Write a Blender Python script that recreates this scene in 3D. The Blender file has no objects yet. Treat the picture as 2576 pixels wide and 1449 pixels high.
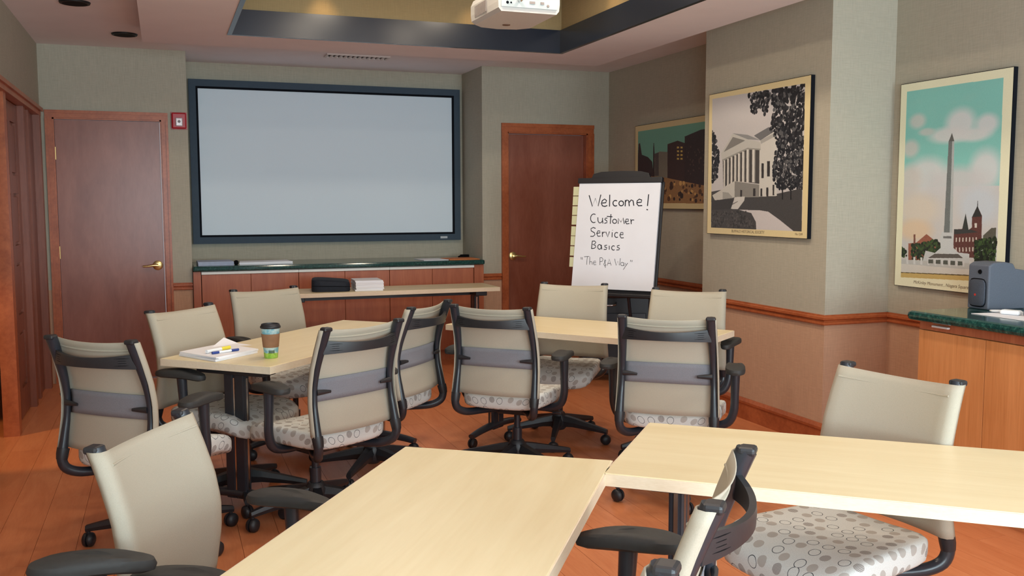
import bpy, bmesh, math, random
import numpy as np
from mathutils import Vector, Matrix
random.seed(4)
rng = np.random.RandomState(7)
SC = bpy.context.scene
COL = SC.collection
PI = math.pi

# ------------------------------------------------------------------ camera
YAW, PITCH, ROLL, FOC = 0.353787, 0.0902886, -0.0021814, 2367.89
CAMZ = 1.45
f_ = Vector((math.sin(YAW)*math.cos(PITCH), math.cos(YAW)*math.cos(PITCH), -math.sin(PITCH)))
r_ = Vector((math.cos(YAW), -math.sin(YAW), 0)); u_ = r_.cross(f_)
r2 = r_*math.cos(ROLL) + u_*math.sin(ROLL); u2 = -r_*math.sin(ROLL) + u_*math.cos(ROLL)
cam = bpy.data.objects.new('camera', bpy.data.cameras.new('camera'))
cam.data.sensor_width = 36.0; cam.data.lens = 36.0*FOC/2576.0
cam.data.clip_start = 0.05; cam.data.clip_end = 60
cam.matrix_world = Matrix(((r2.x, u2.x, -f_.x, 0), (r2.y, u2.y, -f_.y, 0), (r2.z, u2.z, -f_.z, CAMZ), (0, 0, 0, 1)))
COL.objects.link(cam); SC.camera = cam

# ------------------------------------------------------------------ light
world = bpy.data.worlds.new('world'); SC.world = world; world.use_nodes = True
bg = world.node_tree.nodes['Background']; bg.inputs[0].default_value = (0.75, 0.88, 1.0, 1); bg.inputs[1].default_value = 0.6

def area(name, loc, rot, sx, sy, power, color):
    l = bpy.data.lights.new(name, 'AREA'); l.shape = 'RECTANGLE'; l.size = sx; l.size_y = sy
    l.energy = power; l.color = color
    o = bpy.data.objects.new(name, l); o.location = loc; o.rotation_euler = rot; COL.objects.link(o); return o
def spot(name, loc, target, power, color, angle, blend=0.6, radius=0.04):
    l = bpy.data.lights.new(name, 'SPOT'); l.energy = power; l.color = color; l.spot_size = math.radians(angle)
    l.spot_blend = blend; l.shadow_soft_size = radius
    o = bpy.data.objects.new(name, l); o.location = loc
    o.rotation_euler = (Vector(target)-Vector(loc)).to_track_quat('-Z', 'Y').to_euler(); COL.objects.link(o); return o
DAY = (0.68, 0.90, 1.0)
WINX = (-0.1, 1.6, 3.3)
YB = -1.6                                     # wall behind the camera, with the windows
for wx in WINX:
    area('window_daylight', (wx, YB+0.02, 1.55), (PI/2+0.30, 0, 0), 1.3, 1.7, 76, DAY)
for wx in WINX:                               # added fill lamps at the windows, aimed up to brighten the ceiling
    area('ceiling_fill', (wx, YB+0.03, 1.15), (PI/2+0.85, 0, 0), 1.2, 0.8, 40, (0.86, 0.96, 1.0))
WARM = (1.0, 0.66, 0.32)
spot('tray_downlight', (1.10, 6.62, 3.06), (1.10, 6.80, 2.66), 9, WARM, 50, 0.8)
spot('tray_downlight', (2.20, 6.62, 3.06), (2.20, 6.80, 2.66), 5, WARM, 50, 0.8)
spot('tray_downlight', (2.73, 5.90, 3.06), (2.91, 5.90, 2.66), 4, WARM, 62, 0.8)
for lx in (1.28, 2.25):
    for ly in (3.0, 4.5, 5.7):
        l = area('tray_lamp', (lx, ly, 3.09), (0, 0, 0), 0.20, 0.20, 10.5, (1.0, 0.85, 0.66)); l.data.shape = 'DISK'
spot('hall_lamp', (-2.2, 5.55, 2.3), (-0.72, 6.35, 0.0), 95, (1.0, 0.62, 0.25), 32, 0.35, 0.05)
SC.view_settings.view_transform = 'Standard'; SC.view_settings.look = 'None'
SC.view_settings.gamma = 1.0; SC.view_settings.exposure = 0.08; SC.view_settings.use_curve_mapping = False

# ------------------------------------------------------------------ helpers
def srgb(r, g, b):
    f = lambda c: (c/255/12.92) if c/255 <= 0.04045 else ((c/255+0.055)/1.055)**2.4
    return (f(r), f(g), f(b), 1)

class Mat:
    def __init__(s, name, rough=0.6, spec=0.5, metal=0.0):
        s.m = bpy.data.materials.new(name); s.m.use_nodes = True; s.nt = s.m.node_tree
        s.b = s.nt.nodes['Principled BSDF']
        s.b.inputs['Roughness'].default_value = rough
        s.b.inputs['Specular IOR Level'].default_value = spec
        s.b.inputs['Metallic'].default_value = metal
    def n(s, t, **kw):
        nd = s.nt.nodes.new(t)
        for k, v in kw.items(): setattr(nd, k, v)
        return nd
    def l(s, a, b): s.nt.links.new(a, b)
    def coords(s, scale=(1, 1, 1), kind='Object', rot=(0, 0, 0)):
        tc = s.n('ShaderNodeTexCoord'); mp = s.n('ShaderNodeMapping')
        mp.inputs['Scale'].default_value = scale; mp.inputs['Rotation'].default_value = rot
        s.l(tc.outputs[kind], mp.inputs[0]); return mp.outputs[0]
    def noise(s, vec, scale, detail=3, rough=0.5, dist=0.0):
        n = s.n('ShaderNodeTexNoise'); n.inputs['Scale'].default_value = scale; n.inputs['Detail'].default_value = detail
        n.inputs['Roughness'].default_value = rough; n.inputs['Distortion'].default_value = dist
        s.l(vec, n.inputs['Vector']); return n.outputs['Fac']
    def ramp(s, fac, stops):
        r = s.n('ShaderNodeValToRGB'); e = r.color_ramp.elements
        e[0].position, e[0].color = stops[0]; e[1].position, e[1].color = stops[-1]
        for p, c in stops[1:-1]:
            x = e.new(p); x.color = c
        s.l(fac, r.inputs[0]); return r.outputs[0]
    def mix(s, fac, a, b, mode='MIX'):
        m = s.n('ShaderNodeMix', data_type='RGBA', blend_type=mode)
        if isinstance(fac, (int, float)): m.inputs[0].default_value = fac
        else: s.l(fac, m.inputs[0])
        for i, x in ((6, a), (7, b)):
            if isinstance(x, tuple): m.inputs[i].default_value = x
            else: s.l(x, m.inputs[i])
        return m.outputs[2]
    def math(s, op, a, b=0.0, c=None):
        m = s.n('ShaderNodeMath', operation=op)
        for i, x in enumerate((a, b) if c is None else (a, b, c)):
            if isinstance(x, (int, float)): m.inputs[i].default_value = x
            else: s.l(x, m.inputs[i])
        return m.outputs[0]
    def bump(s, h, strength=0.2, dist=0.01):
        b = s.n('ShaderNodeBump'); b.inputs['Strength'].default_value = strength; b.inputs['Distance'].default_value = dist
        s.l(h, b.inputs['Height']); s.l(b.outputs[0], s.b.inputs['Normal'])
    def col(s, c):
        if isinstance(c, tuple): s.b.inputs['Base Color'].default_value = c
        else: s.l(c, s.b.inputs['Base Color'])
        return s

def plain(name, c, rough=0.6, spec=0.5, metal=0.0, var=0.06, scale=30):
    M = Mat(name, rough, spec, metal)
    f = M.noise(M.coords(), scale, 3)
    a = tuple(x*(1-var) for x in c[:3])+(1,); b = tuple(min(1, x*(1+var)) for x in c[:3])+(1,)
    M.col(M.ramp(f, [(0.3, a), (0.7, b)])); return M.m

def wallpaper(name, c):
    M = Mat(name, 0.85, 0.25)
    v1 = M.coords((1, 1, 0.06)); v2 = M.coords((0.06, 0.06, 1))
    a = M.noise(v1, 190, 2, 0.6); b = M.noise(v2, 230, 2, 0.6); big = M.noise(M.coords((1, 1, 0.25)), 2.2, 3)
    w = M.math('ADD', M.math('MULTIPLY', a, 0.5), M.math('MULTIPLY', b, 0.5))
    d = tuple(x*0.86 for x in c[:3])+(1,); l = tuple(min(1, x*1.12) for x in c[:3])+(1,)
    base = M.ramp(w, [(0.30, d), (0.70, l)])
    M.col(M.mix(M.math('MULTIPLY', big, 0.35), base, tuple(x*0.78 for x in c[:3])+(1,)))
    M.bump(w, 0.25, 0.002); return M.m

def wood(name, c1, c2, grain=(1, 1, 0.08), scale=14, rough=0.45, spec=0.4, fine=0.35, kind='Object'):
    M = Mat(name, rough, spec)
    v = M.coords(grain, kind)
    a = M.noise(v, scale, 5, 0.6, 0.8); b = M.noise(v, scale*9, 2, 0.5)
    w = M.math('ADD', M.math('MULTIPLY', a, 1-fine), M.math('MULTIPLY', b, fine))
    M.col(M.ramp(w, [(0.32, c1), (0.68, c2)])); M.bump(b, 0.05, 0.001); return M.m

PAPER_UP = wallpaper('wallpaper_grasscloth', srgb(180, 173, 156))
PAPER_LOW = wallpaper('wallpaper_lower', srgb(198, 158, 130))
PLASTER = plain('ceiling_paint', srgb(236, 228, 230), 0.9, 0.2, var=0.02, scale=4)
TRIM = wood('cherry_trim', srgb(150, 74, 40), srgb(188, 104, 62), (1, 1, 1), 5, 0.32)
DOORWOOD = wood('door_veneer', srgb(132, 72, 54), srgb(156, 94, 74), (1, 1, 0.25), 6, 0.30, 0.5, 0.25)
LEAFWOOD = wood('leaf_cherry', srgb(116, 62, 44), srgb(142, 82, 60), (1, 1, 0.1), 8, 0.35)
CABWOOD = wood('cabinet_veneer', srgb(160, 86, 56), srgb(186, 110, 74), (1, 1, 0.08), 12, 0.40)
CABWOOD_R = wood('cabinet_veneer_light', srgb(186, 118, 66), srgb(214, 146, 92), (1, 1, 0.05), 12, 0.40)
MAPLE = wood('maple_laminate', srgb(221, 202, 160), srgb(232, 216, 178), (0.1, 1, 1), 9, 0.36, 0.45, 0.2)
MAPLE_EDGE = wood('maple_edge_band', srgb(222, 202, 174), srgb(232, 214, 190), (0.2, 1, 1), 40, 0.5, 0.35, 0.5)
PLANK = None
def plank_mat():
    M = Mat('cherry_floor_laminate', 0.34, 0.45)
    oi = M.n('ShaderNodeObjectInfo'); v = M.coords((1, 0.12, 1))
    ad = M.n('ShaderNodeVectorMath', operation='ADD'); cb = M.n('ShaderNodeCombineXYZ')
    M.l(M.math('MULTIPLY', oi.outputs['Random'], 37.0), cb.inputs[0]); M.l(cb.outputs[0], cb.inputs[1]) if False else None
    M.l(v, ad.inputs[0]); M.l(cb.outputs[0], ad.inputs[1])
    a = M.noise(ad.outputs[0], 16, 5, 0.6, 1.2); b = M.noise(ad.outputs[0], 120, 2)
    w = M.math('ADD', M.math('MULTIPLY', a, 0.75), M.math('MULTIPLY', b, 0.25))
    c = M.ramp(w, [(0.3, srgb(200, 118, 74)), (0.7, srgb(220, 142, 96))])
    M.col(M.mix(M.math('MULTIPLY', oi.outputs['Random'], 0.22), c, srgb(178, 96, 56))); M.bump(b, 0.04, 0.001)
    return M.m
PLANK = plank_mat()
BLACK = plain('black_plastic', srgb(36, 36, 40), 0.42, 0.5, var=0.08, scale=60)
BLACKTUBE = plain('black_coated_steel', srgb(40, 43, 50), 0.30, 0.5, var=0.06, scale=50)
PADMAT = plain('arm_pad_urethane', srgb(50, 49, 48), 0.62, 0.4, var=0.08, scale=90)
CHROME = plain('chrome', srgb(215, 215, 215), 0.18, 0.5, 1.0, var=0.03)
BRASS = plain('polished_brass', srgb(240, 222, 160), 0.34, 0.5, 1.0, var=0.04)
GROOVE = plain('dark_joint', srgb(26, 18, 16), 0.8, 0.2)
def mesh_fabric():
    M = Mat('chair_mesh_fabric', 0.8, 0.2)
    v = M.coords(); w1 = M.noise(M.coords((1, 1, 0.3)), 800, 1); w2 = M.noise(v, 1000, 1)
    w = M.math('ADD', M.math('MULTIPLY', w1, 0.5), M.math('MULTIPLY', w2, 0.5))
    M.col(M.ramp(w, [(0.3, srgb(176, 167, 150)), (0.7, srgb(190, 181, 164))]))
    M.bump(w, 0.15, 0.001)
    tr = M.n('ShaderNodeBsdfTranslucent'); tr.inputs[0].default_value = srgb(200, 190, 168)
    mx = M.n('ShaderNodeMixShader'); mx.inputs[0].default_value = 0.12
    out = M.nt.nodes['Material Output']
    M.l(M.b.outputs[0], mx.inputs[1]); M.l(tr.outputs[0], mx.inputs[2]); M.l(mx.outputs[0], out.inputs[0])
    return M.m
FABRIC = mesh_fabric()
LUMBAR = plain('lumbar_band_grey', srgb(126, 125, 131), 0.75, 0.3, var=0.06, scale=200)
def seat_fabric():
    M = Mat('seat_circle_print', 0.85, 0.2)
    uv = M.coords((1, 1, 1), 'UV')
    P = 0.052                                       # print repeat
    v = M.n('ShaderNodeTexVoronoi', voronoi_dimensions='2D', feature='F1')
    v.inputs['Scale'].default_value = 1/P; v.inputs['Randomness'].default_value = 0.42
    M.l(uv, v.inputs['Vector'])
    d = v.outputs['Distance']; sep = M.n('ShaderNodeSeparateColor'); M.l(v.outputs['Color'], sep.inputs[0]); r = sep.outputs[0]
    disc = M.math('LESS_THAN', d, 0.31)
    ring = M.math('MULTIPLY', M.math('LESS_THAN', d, 0.345), M.math('GREATER_THAN', d, 0.305))
    isring = M.math('LESS_THAN', r, 0.36)
    isstripe = M.math('MULTIPLY', M.math('GREATER_THAN', r, 0.36), M.math('LESS_THAN', r, 0.60))
    isbeige = M.math('MULTIPLY', M.math('GREATER_THAN', r, 0.60), M.math('LESS_THAN', r, 0.92))
    base = M.ramp(M.noise(uv, 350, 2), [(0.3, srgb(198, 198, 194)), (0.7, srgb(216, 216, 212))])
    c = M.mix(M.math('MULTIPLY', disc, isbeige), base, srgb(176, 169, 162))
    wv = M.n('ShaderNodeTexWave'); wv.inputs['Scale'].default_value = 75; M.l(uv, wv.inputs[0])
    stripe = M.ramp(wv.outputs['Fac'], [(0.35, srgb(134, 130, 128)), (0.7, srgb(186, 180, 174))])
    c = M.mix(M.math('MULTIPLY', disc, isstripe), c, stripe)
    c = M.mix(M.math('MULTIPLY', ring, isring), c, srgb(70, 74, 78))
    M.col(c); return M.m
SEATFAB = seat_fabric()

# ---- mesh helpers
def link(name, me, parent=None, mats=None, smooth=False):
    o = bpy.data.objects.new(name, me); COL.objects.link(o)
    if parent: o.parent = parent
    if mats is not None:
        for m in (mats if isinstance(mats, (list, tuple)) else [mats]): me.materials.append(m)
    if smooth:
        for p in me.polygons: p.use_smooth = True
    return o
def tag(o, label=None, cat=None, group=None, kind=None):
    if label: o['label'] = label
    if cat: o['category'] = cat
    if group: o['group'] = group
    if kind: o['kind'] = kind
    return o
def empty(name, loc=(0, 0, 0), rz=0.0):
    o = bpy.data.objects.new(name, None); o.location = loc; o.rotation_euler = (0, 0, rz); o.empty_display_size = 0.1
    COL.objects.link(o); return o
class G:
    """collects geometry into one mesh"""
    def __init__(s): s.v = []; s.f = []; s.mi = []; s.sm = []
    def add(s, vs, fs, mi=0, sm=False):
        k = len(s.v); s.v += [tuple(x) for x in vs]; s.f += [tuple(i+k for i in f) for f in fs]
        s.mi += [mi]*len(fs); s.sm += [sm]*len(fs); return s
    def box(s, a, b, mi=0, M=None, bev=0.0):
        x0, y0, z0 = a; x1, y1, z1 = b
        if bev > 0:
            bm = bmesh.new(); bmesh.ops.create_cube(bm, size=1)
            for v in bm.verts: v.co = Vector(((x0+x1)/2+v.co.x*(x1-x0), (y0+y1)/2+v.co.y*(y1-y0), (z0+z1)/2+v.co.z*(z1-z0)))
            bmesh.ops.bevel(bm, geom=bm.edges[:], offset=bev, segments=2, affect='EDGES', profile=0.5)
            bm.verts.index_update(); vs = [v.co.copy() for v in bm.verts]; fs = [[v.index for v in f.verts] for f in bm.faces]; bm.free()
        else:
            vs = [Vector(p) for p in ((x0, y0, z0), (x1, y0, z0), (x1, y1, z0), (x0, y1, z0), (x0, y0, z1), (x1, y0, z1), (x1, y1, z1), (x0, y1, z1))]
            fs = [(0, 3, 2, 1), (4, 5, 6, 7), (0, 1, 5, 4), (1, 2, 6, 5), (2, 3, 7, 6), (3, 0, 4, 7)]
        if M is not None: vs = [M @ v for v in vs]
        return s.add(vs, fs, mi)
    def tube(s, pts, rad, n=10, mi=0, sq=None, smoothpts=0, up=None):
        """sq=(a,b): elliptical section half sizes multiplied by rad; up fixes the section frame"""
        pts = [Vector(p) for p in pts]; rad = rad if isinstance(rad, (list, tuple)) else [rad]*len(pts)
        if smoothpts:
            P, R_ = [], []
            for i in range(len(pts)-1):
                p0, p1, p2, p3 = pts[max(i-1, 0)], pts[i], pts[i+1], pts[min(i+2, len(pts)-1)]
                for j in range(smoothpts):
                    t = j/smoothpts
                    P.append(0.5*((2*p1)+(p2-p0)*t+(2*p0-5*p1+4*p2-p3)*t*t+(3*p1-p0-3*p2+p3)*t**3)); R_.append(rad[i]*(1-t)+rad[i+1]*t)
            P.append(pts[-1]); R_.append(rad[-1]); pts, rad = P, R_
        vs, fs = [], []; prev = None; m = len(pts)
        for i, p in enumerate(pts):
            t = (pts[min(i+1, m-1)]-pts[max(i-1, 0)]).normalized()
            if up is not None: a = Vector(up)
            elif prev is None: a = Vector((0, 0, 1)) if abs(t.z) < 0.9 else Vector((0, 1, 0))
            else: a = prev
            a = (a-t*a.dot(t)).normalized(); b = t.cross(a); prev = a
            ka, kb = sq if sq else (1, 1)
            for k in range(n):
                th = 2*PI*k/n; vs.append(p+a*math.cos(th)*rad[i]*ka+b*math.sin(th)*rad[i]*kb)
        for i in range(m-1):
            for k in range(n): fs.append((i*n+k, i*n+(k+1) % n, (i+1)*n+(k+1) % n, (i+1)*n+k))
        fs.append(tuple(range(n-1, -1, -1))); fs.append(tuple((m-1)*n+k for k in range(n)))
        return s.add(vs, fs, mi, True)
    def lathe(s, prof, n=20, mi=0, M=None, caps=True):
        vs, fs = [], []
        for r, z in prof:
            for k in range(n): vs.append(Vector((r*math.cos(2*PI*k/n), r*math.sin(2*PI*k/n), z)))
        for i in range(len(prof)-1):
            for k in range(n): fs.append((i*n+k, i*n+(k+1) % n, (i+1)*n+(k+1) % n, (i+1)*n+k))
        if caps:
            fs.append(tuple(range(n-1, -1, -1))); fs.append(tuple((len(prof)-1)*n+k for k in range(n)))
        if M is not None: vs = [M @ v for v in vs]
        return s.add(vs, fs, mi, True)
    def prism(s, poly, z0, z1, mi=0, M=None):
        n = len(poly); vs = [Vector((x, y, z0)) for x, y in poly]+[Vector((x, y, z1)) for x, y in poly]
        fs = [tuple(range(n-1, -1, -1)), tuple(range(n, 2*n))]+[(i, (i+1) % n, n+(i+1) % n, n+i) for i in range(n)]
        if M is not None: vs = [M @ v for v in vs]
        return s.add(vs, fs, mi)
    def build(s, name, mats, parent=None):
        me = bpy.data.meshes.new(name); me.from_pydata([tuple(v) for v in s.v], [], s.f)
        me.polygons.foreach_set('material_index', s.mi); me.polygons.foreach_set('use_smooth', s.sm)
        o = link(name, me, parent, mats)
        bm = bmesh.new(); bm.from_mesh(me); bmesh.ops.recalc_face_normals(bm, faces=bm.faces); bm.to_mesh(me); bm.free()
        if any(s.sm):
            try: me.set_sharp_from_angle(angle=math.radians(42))
            except Exception: pass
        return o
def RZ(a): return Matrix.Rotation(a, 4, 'Z')
def T(*p): return Matrix.Translation(Vector(p))
def struct(name, g, mats, parent=None):
    o = g.build(name, mats, parent)
    if parent is None: o['kind'] = 'structure'
    return o
def copy_tree(o, parent=None):
    c = o.copy(); COL.objects.link(c); c.parent = parent
    for ch in list(o.children): copy_tree(ch, c)
    return c
def hom(src, dst):
    A = []; b = []
    for (x, y), (u, v) in zip(src, dst):
        A += [[x, y, 1, 0, 0, 0, -u*x, -u*y], [0, 0, 0, x, y, 1, -v*x, -v*y]]; b += [u, v]
    h = np.append(np.linalg.solve(np.array(A, float), np.array(b, float)), 1).reshape(3, 3)
    def f(p):
        q = h @ np.array([p[0], p[1], 1.0]); return (q[0]/q[2], q[1]/q[2])
    return f
def textmesh(name, txt, size, mat, parent, M, align='CENTER', shear=0.0):
    cu = bpy.data.curves.new(name, 'FONT'); cu.body = txt; cu.size = size; cu.align_x = align; cu.shear = shear; cu.extrude = 0.0002
    tmp = bpy.data.objects.new(name, cu); COL.objects.link(tmp)
    dg = bpy.context.evaluated_depsgraph_get(); dg.update()
    me = bpy.data.meshes.new_from_object(tmp.evaluated_get(dg)); bpy.data.objects.remove(tmp)
    me.transform(M); me.materials.clear(); return link(name, me, parent, mat)

# ------------------------------------------------------------------ room shell
XL, XR, YD, ZC = -0.887, 4.08, 8.33, 2.70
AX0, AX1, AY = 0.215, 2.785, 8.95            # alcove
CX, CY0, CY1 = 3.62, 4.51, 5.85              # pier on the right
ZR0, ZR1 = 0.73, 0.79                         # chair rail
TH = 0.12
def wallbox(name, a, b):
    """wall with the lower paper below the chair rail"""
    g = G(); x0, y0, z0 = a; x1, y1, z1 = b; zm = (ZR0+ZR1)/2
    if z0 < zm:
        g.box((x0, y0, z0), (x1, y1, min(zm, z1)), 1)
    if z1 > zm: g.box((x0, y0, max(zm, z0)), (x1, y1, z1), 0)
    return g
def struct_wall(name, boxes):
    g = G()
    for a, b in boxes:
        w = wallbox(name, a, b); k = len(g.v); g.v += w.v; g.f += [tuple(i+k for i in f) for f in w.f]; g.mi += w.mi; g.sm += w.sm
    return struct(name, g, [PAPER_UP, PAPER_LOW])

# far wall (with the two doors and the screen alcove)
struct_wall('wall_back', [((XL-TH, YD, 0), (-0.80, YD+TH, 2.70)), ((-0.80, YD, 2.131), (0.009, YD+TH, 2.70)), ((0.009, YD, 0), (AX0, AY, 2.70)),
    ((AX1, YD, 0), (3.032, AY, 2.70)), ((3.032, YD, 2.108), (3.853, YD+TH, 2.70)), ((3.853, YD, 0), (XR+TH, YD+TH, 2.70)),
    ((0.009, AY, 0), (3.032, AY+TH, 2.70))])
struct_wall('wall_right', [((XR, YB, 0), (XR+TH, YD, 2.70)), ((CX, CY0, 0), (XR, CY1, 2.70))])
struct_wall('wall_left', [((XL-TH, YB, 0), (XL, 5.30, 2.70)), ((XL-TH, 5.30, 2.19), (XL, YD, 2.70)), ((XL-TH, 8.20, 0), (XL, YD, 2.19))])
gw = []
xs = [XL-TH] + [v for wx in WINX for v in (wx-0.65, wx+0.65)] + [XR+TH]
for i in range(0, len(xs), 2): gw.append(((xs[i], YB-TH, 0), (xs[i+1], YB, 2.70)))
for wx in WINX: gw += [((wx-0.65, YB-TH, 0), (wx+0.65, YB, 0.7)), ((wx-0.65, YB-TH, 2.4), (wx+0.65, YB, 2.70))]
struct_wall('wall_front', gw)
for i, wx in enumerate(WINX):
    g = G()
    for a, b in (((wx-0.65, YB-0.09, 0.70), (wx-0.60, YB-0.03, 2.4)), ((wx+0.60, YB-0.09, 0.70), (wx+0.65, YB-0.03, 2.4)), ((wx-0.6, YB-0.09, 0.70), (wx+0.6, YB-0.03, 0.75)),
                 ((wx-0.6, YB-0.09, 2.35), (wx+0.6, YB-0.03, 2.4)), ((wx-0.02, YB-0.08, 0.75), (wx+0.02, YB-0.04, 2.35))): g.box(a, b)
    struct('window_%d' % (i+1), g, TRIM)
# floor with planks running to the far wall
fl = struct('floor', G().box((XL-2.2, YB-TH, -0.08), (XR+TH, AY+TH, -0.012)), plain('floor_joint', srgb(120, 66, 40), 0.7))
PW, PL = 0.165, 1.45
pm = {}
def plank_mesh(L, W):
    k = (round(L, 3), round(W, 3))
    if k not in pm:
        g = G(); e = 0.0005
        b0, b1 = (-W/2+0.0003, -L/2+0.0003), (W/2-0.0003, L/2-0.0003)
        vs = [(b0[0], b0[1], -0.012), (b1[0], b0[1], -0.012), (b1[0], b1[1], -0.012), (b0[0], b1[1], -0.012),
              (b0[0]+e, b0[1]+e, 0), (b1[0]-e, b0[1]+e, 0), (b1[0]-e, b1[1]-e, 0), (b0[0]+e, b1[1]-e, 0)]
        g.add(vs, [(0, 3, 2, 1), (4, 5, 6, 7), (0, 1, 5, 4), (1, 2, 6, 5), (2, 3, 7, 6), (3, 0, 4, 7)])
        me = bpy.data.meshes.new('plank'); me.from_pydata(g.v, [], g.f); me.materials.append(PLANK); pm[k] = me
    return pm[k]
ncol = int(math.ceil((XR-XL)/PW)); cnt = 0
for c in range(ncol):
    x0 = XL+c*PW; x1 = min(x0+PW, XR); off = (c*0.53) % PL; y = 0.3-off
    while y < YD:
        ya, yb = max(y, 0.3), min(y+PL, YD)
        if yb-ya > 0.05:
            o = bpy.data.objects.new('plank', plank_mesh(yb-ya, x1-x0)); COL.objects.link(o); o.parent = fl
            o.location = ((x0+x1)/2, (ya+yb)/2, 0); cnt += 1
        y += PL
o = G().box((XL-2.2, YB-TH, -0.012), (XL, YD, -0.0)).box((XL, YB-TH, -0.012), (XR+TH, 0.3, 0)).box((AX0, YD, -0.012), (AX1, AY, 0)).build('border_boards', PLANK, fl)
# hall beyond the left opening
struct_wall('wall_hall', [((XL-2.3, 4.2, 0), (XL-2.2, YD+TH, 2.9)), ((XL-2.2, YD, 0), (XL-TH, YD+TH, 2.9)), ((XL-2.2, 4.2, 0), (XL-TH, 4.3, 2.9))])

# ceiling, dropped ring, tray
IX0, IX1, IY0, IY1 = 0.48, 2.91, 1.60, 6.80
OX0, OX1, OY0, OY1 = -0.10, 3.48, 1.02, 7.35
ZS, ZB, ZT = 2.60, 2.77, 3.10
g = G()
for a, b in (((XL-2.3, YB-TH), (IX0-.03, AY+TH)), ((IX1+.03, YB-TH), (XR+TH, AY+TH)), ((IX0-.03, YB-TH), (IX1+.03, IY0-.03)), ((IX0-.03, IY1+.03), (IX1+.03, AY+TH))):
    g.box((a[0], a[1], ZC), (b[0], b[1], ZC+0.05))
g.box((IX0-.2, IY0-.2, ZT), (IX1+.2, IY1+.2, ZT+0.05))
ce = struct('ceiling', g, PLASTER)
def ring(x0, x1, y0, y1, X0, X1, Y0, Y1, z0, z1):
    g = G()
    g.box((X0, Y0, z0), (X1, y0, z1)); g.box((X0, y1, z0), (X1, Y1, z1)); g.box((X0, y0, z0), (x0, y1, z1)); g.box((x1, y0, z0), (X1, y1, z1)); return g
ring(IX0-.03, IX1+.03, IY0-.03, IY1+.03, OX0, OX1, OY0, OY1, ZS, ZC).build('soffit_ring', PLASTER, ce)
BAND = plain('dark_gloss_band', srgb(24, 33, 48), 0.24, 0.5, 0.0, var=0.05, scale=6)
BAND.node_tree.nodes['Principled BSDF'].inputs['IOR'].default_value = 1.52
TRAY = wallpaper('tray_wallpaper', srgb(146, 128, 94))
struct('trim_1', ring(IX0, IX1, IY0, IY1, IX0-.03, IX1+.03, IY0-.03, IY1+.03, ZS-0.004, ZB), BAND)
struct('trim_2', ring(IX0-.02, IX1+.02, IY0-.02, IY1+.02, IX0-.05, IX1+.05, IY0-.05, IY1+.05, ZB, ZT), TRAY)
LAMPIN = plain('downlight_black_baffle', srgb(20, 20, 22), 0.5, 0.4)
for (cx, cy, lab) in ((-0.472, 6.56, 'unlit recessed black downlight nearer the camera, top left'), (-0.224, 7.65, 'unlit recessed black downlight nearest the left flush door')):
    t = empty('recessed_downlight', (cx, cy, ZC-0.001)); tag(t, lab, 'ceiling light', 'unlit downlights in the left ceiling')
    G().lathe([(0.078, -0.012), (0.088, -0.010), (0.092, 0.0)], 28).build('trim_ring', LAMPIN, t)
    G().lathe([(0.074, -0.0125), (0.03, -0.008)], 24).build('baffle', GROOVE, t)
# supply vent in the alcove ceiling
t = empty('ceiling_vent', (1.60, 8.14, ZC)); tag(t, 'white slotted air vent in the ceiling above the projection screen', 'vent')
WHITEP = plain('white_paint', srgb(214, 204, 200), 0.6, 0.3, var=0.02)
g = G(); g.box((-0.27, -0.09, -0.012), (0.27, -0.07, 0)); g.box((-0.27, 0.07, -0.012), (0.27, 0.09, 0)); g.box((-0.27, -0.07, -0.012), (-0.25, 0.07, 0)); g.box((0.25, -0.07, -0.012), (0.27, 0.07, 0))
g.build('frame', WHITEP, t)
G().box((-0.25, -0.07, -0.002), (0.25, 0.07, -0.0005)).build('backing', GROOVE, t)
for i in range(12):
    G().box((-0.008, -0.07, -0.011), (0.012, 0.07, -0.003)).build('slat', WHITEP, t).location = (-0.22+i*0.04, 0, 0)

# chair rail and baseboards
def moulding(name, runs, z0, z1, d, kindname=None):
    g = G()
    h = z1-z0
    for (x0, y0, x1, y1, nx, ny) in runs:   # run along wall, normal into the room
        a, b = Vector((x0, y0, 0)), Vector((x1, y1, 0)); n = Vector((nx, ny, 0)); L = (b-a); Lh = L.normalized()
        a = a-Lh*0.0; b = b+Lh*0.0
        prof = [(0, 0), (d*0.55, 0), (d*0.75, h*0.10), (d*0.75, h*0.28), (d*0.45, h*0.36), (d*0.45, h*0.44), (d, h*0.58), (d, h*0.80), (d*0.6, h*0.88), (d*0.6, h), (0, h)] if h < 0.1 else \
               [(0, 0), (d*0.5, 0), (d*0.5, h*0.70), (d*0.9, h*0.76), (d, h*0.86), (d*0.7, h*0.93), (d*0.4, h), (0, h)]
        e0 = Lh*(-d if (x0, y0) in EXT else 0); 
        n0 = len(prof); vs = []
        for P, s in ((a, -1), (b, 1)):
            ex = d if (round(P.x, 3), round(P.y, 3)) in CONVEX else 0
            for (q, z) in prof: vs.append(P+n*q+Lh*s*(q if ex else (0)) + Vector((0, 0, z0+z)))
        fs = [tuple(range(n0-1, -1, -1)), tuple(range(n0, 2*n0))]+[(i, (i+1) % n0, n0+(i+1) % n0, n0+i) for i in range(n0)]
        g.add(vs, fs)
    return struct(name, g, TRIM)
EXT = set(); CONVEX = {(CX, CY0), (CX, CY1)}
right_runs = [(XR, 3.60, XR, CY0, -1, 0), (XR, CY0, CX, CY0, 0, -1), (CX, CY0, CX, CY1, -1, 0), (CX, CY1, XR, CY1, 0, 1), (XR, CY1, XR, YD, -1, 0)]
moulding('trim_3', right_runs+[(0.058, YD, AX0, YD, 0, -1), (AX1, YD, 2.967, YD, 0, -1), (3.911, YD, XR, YD, 0, -1), (XL, 0.3, XL, 5.2, 1, 0)], ZR0, ZR1, 0.028)
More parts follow.
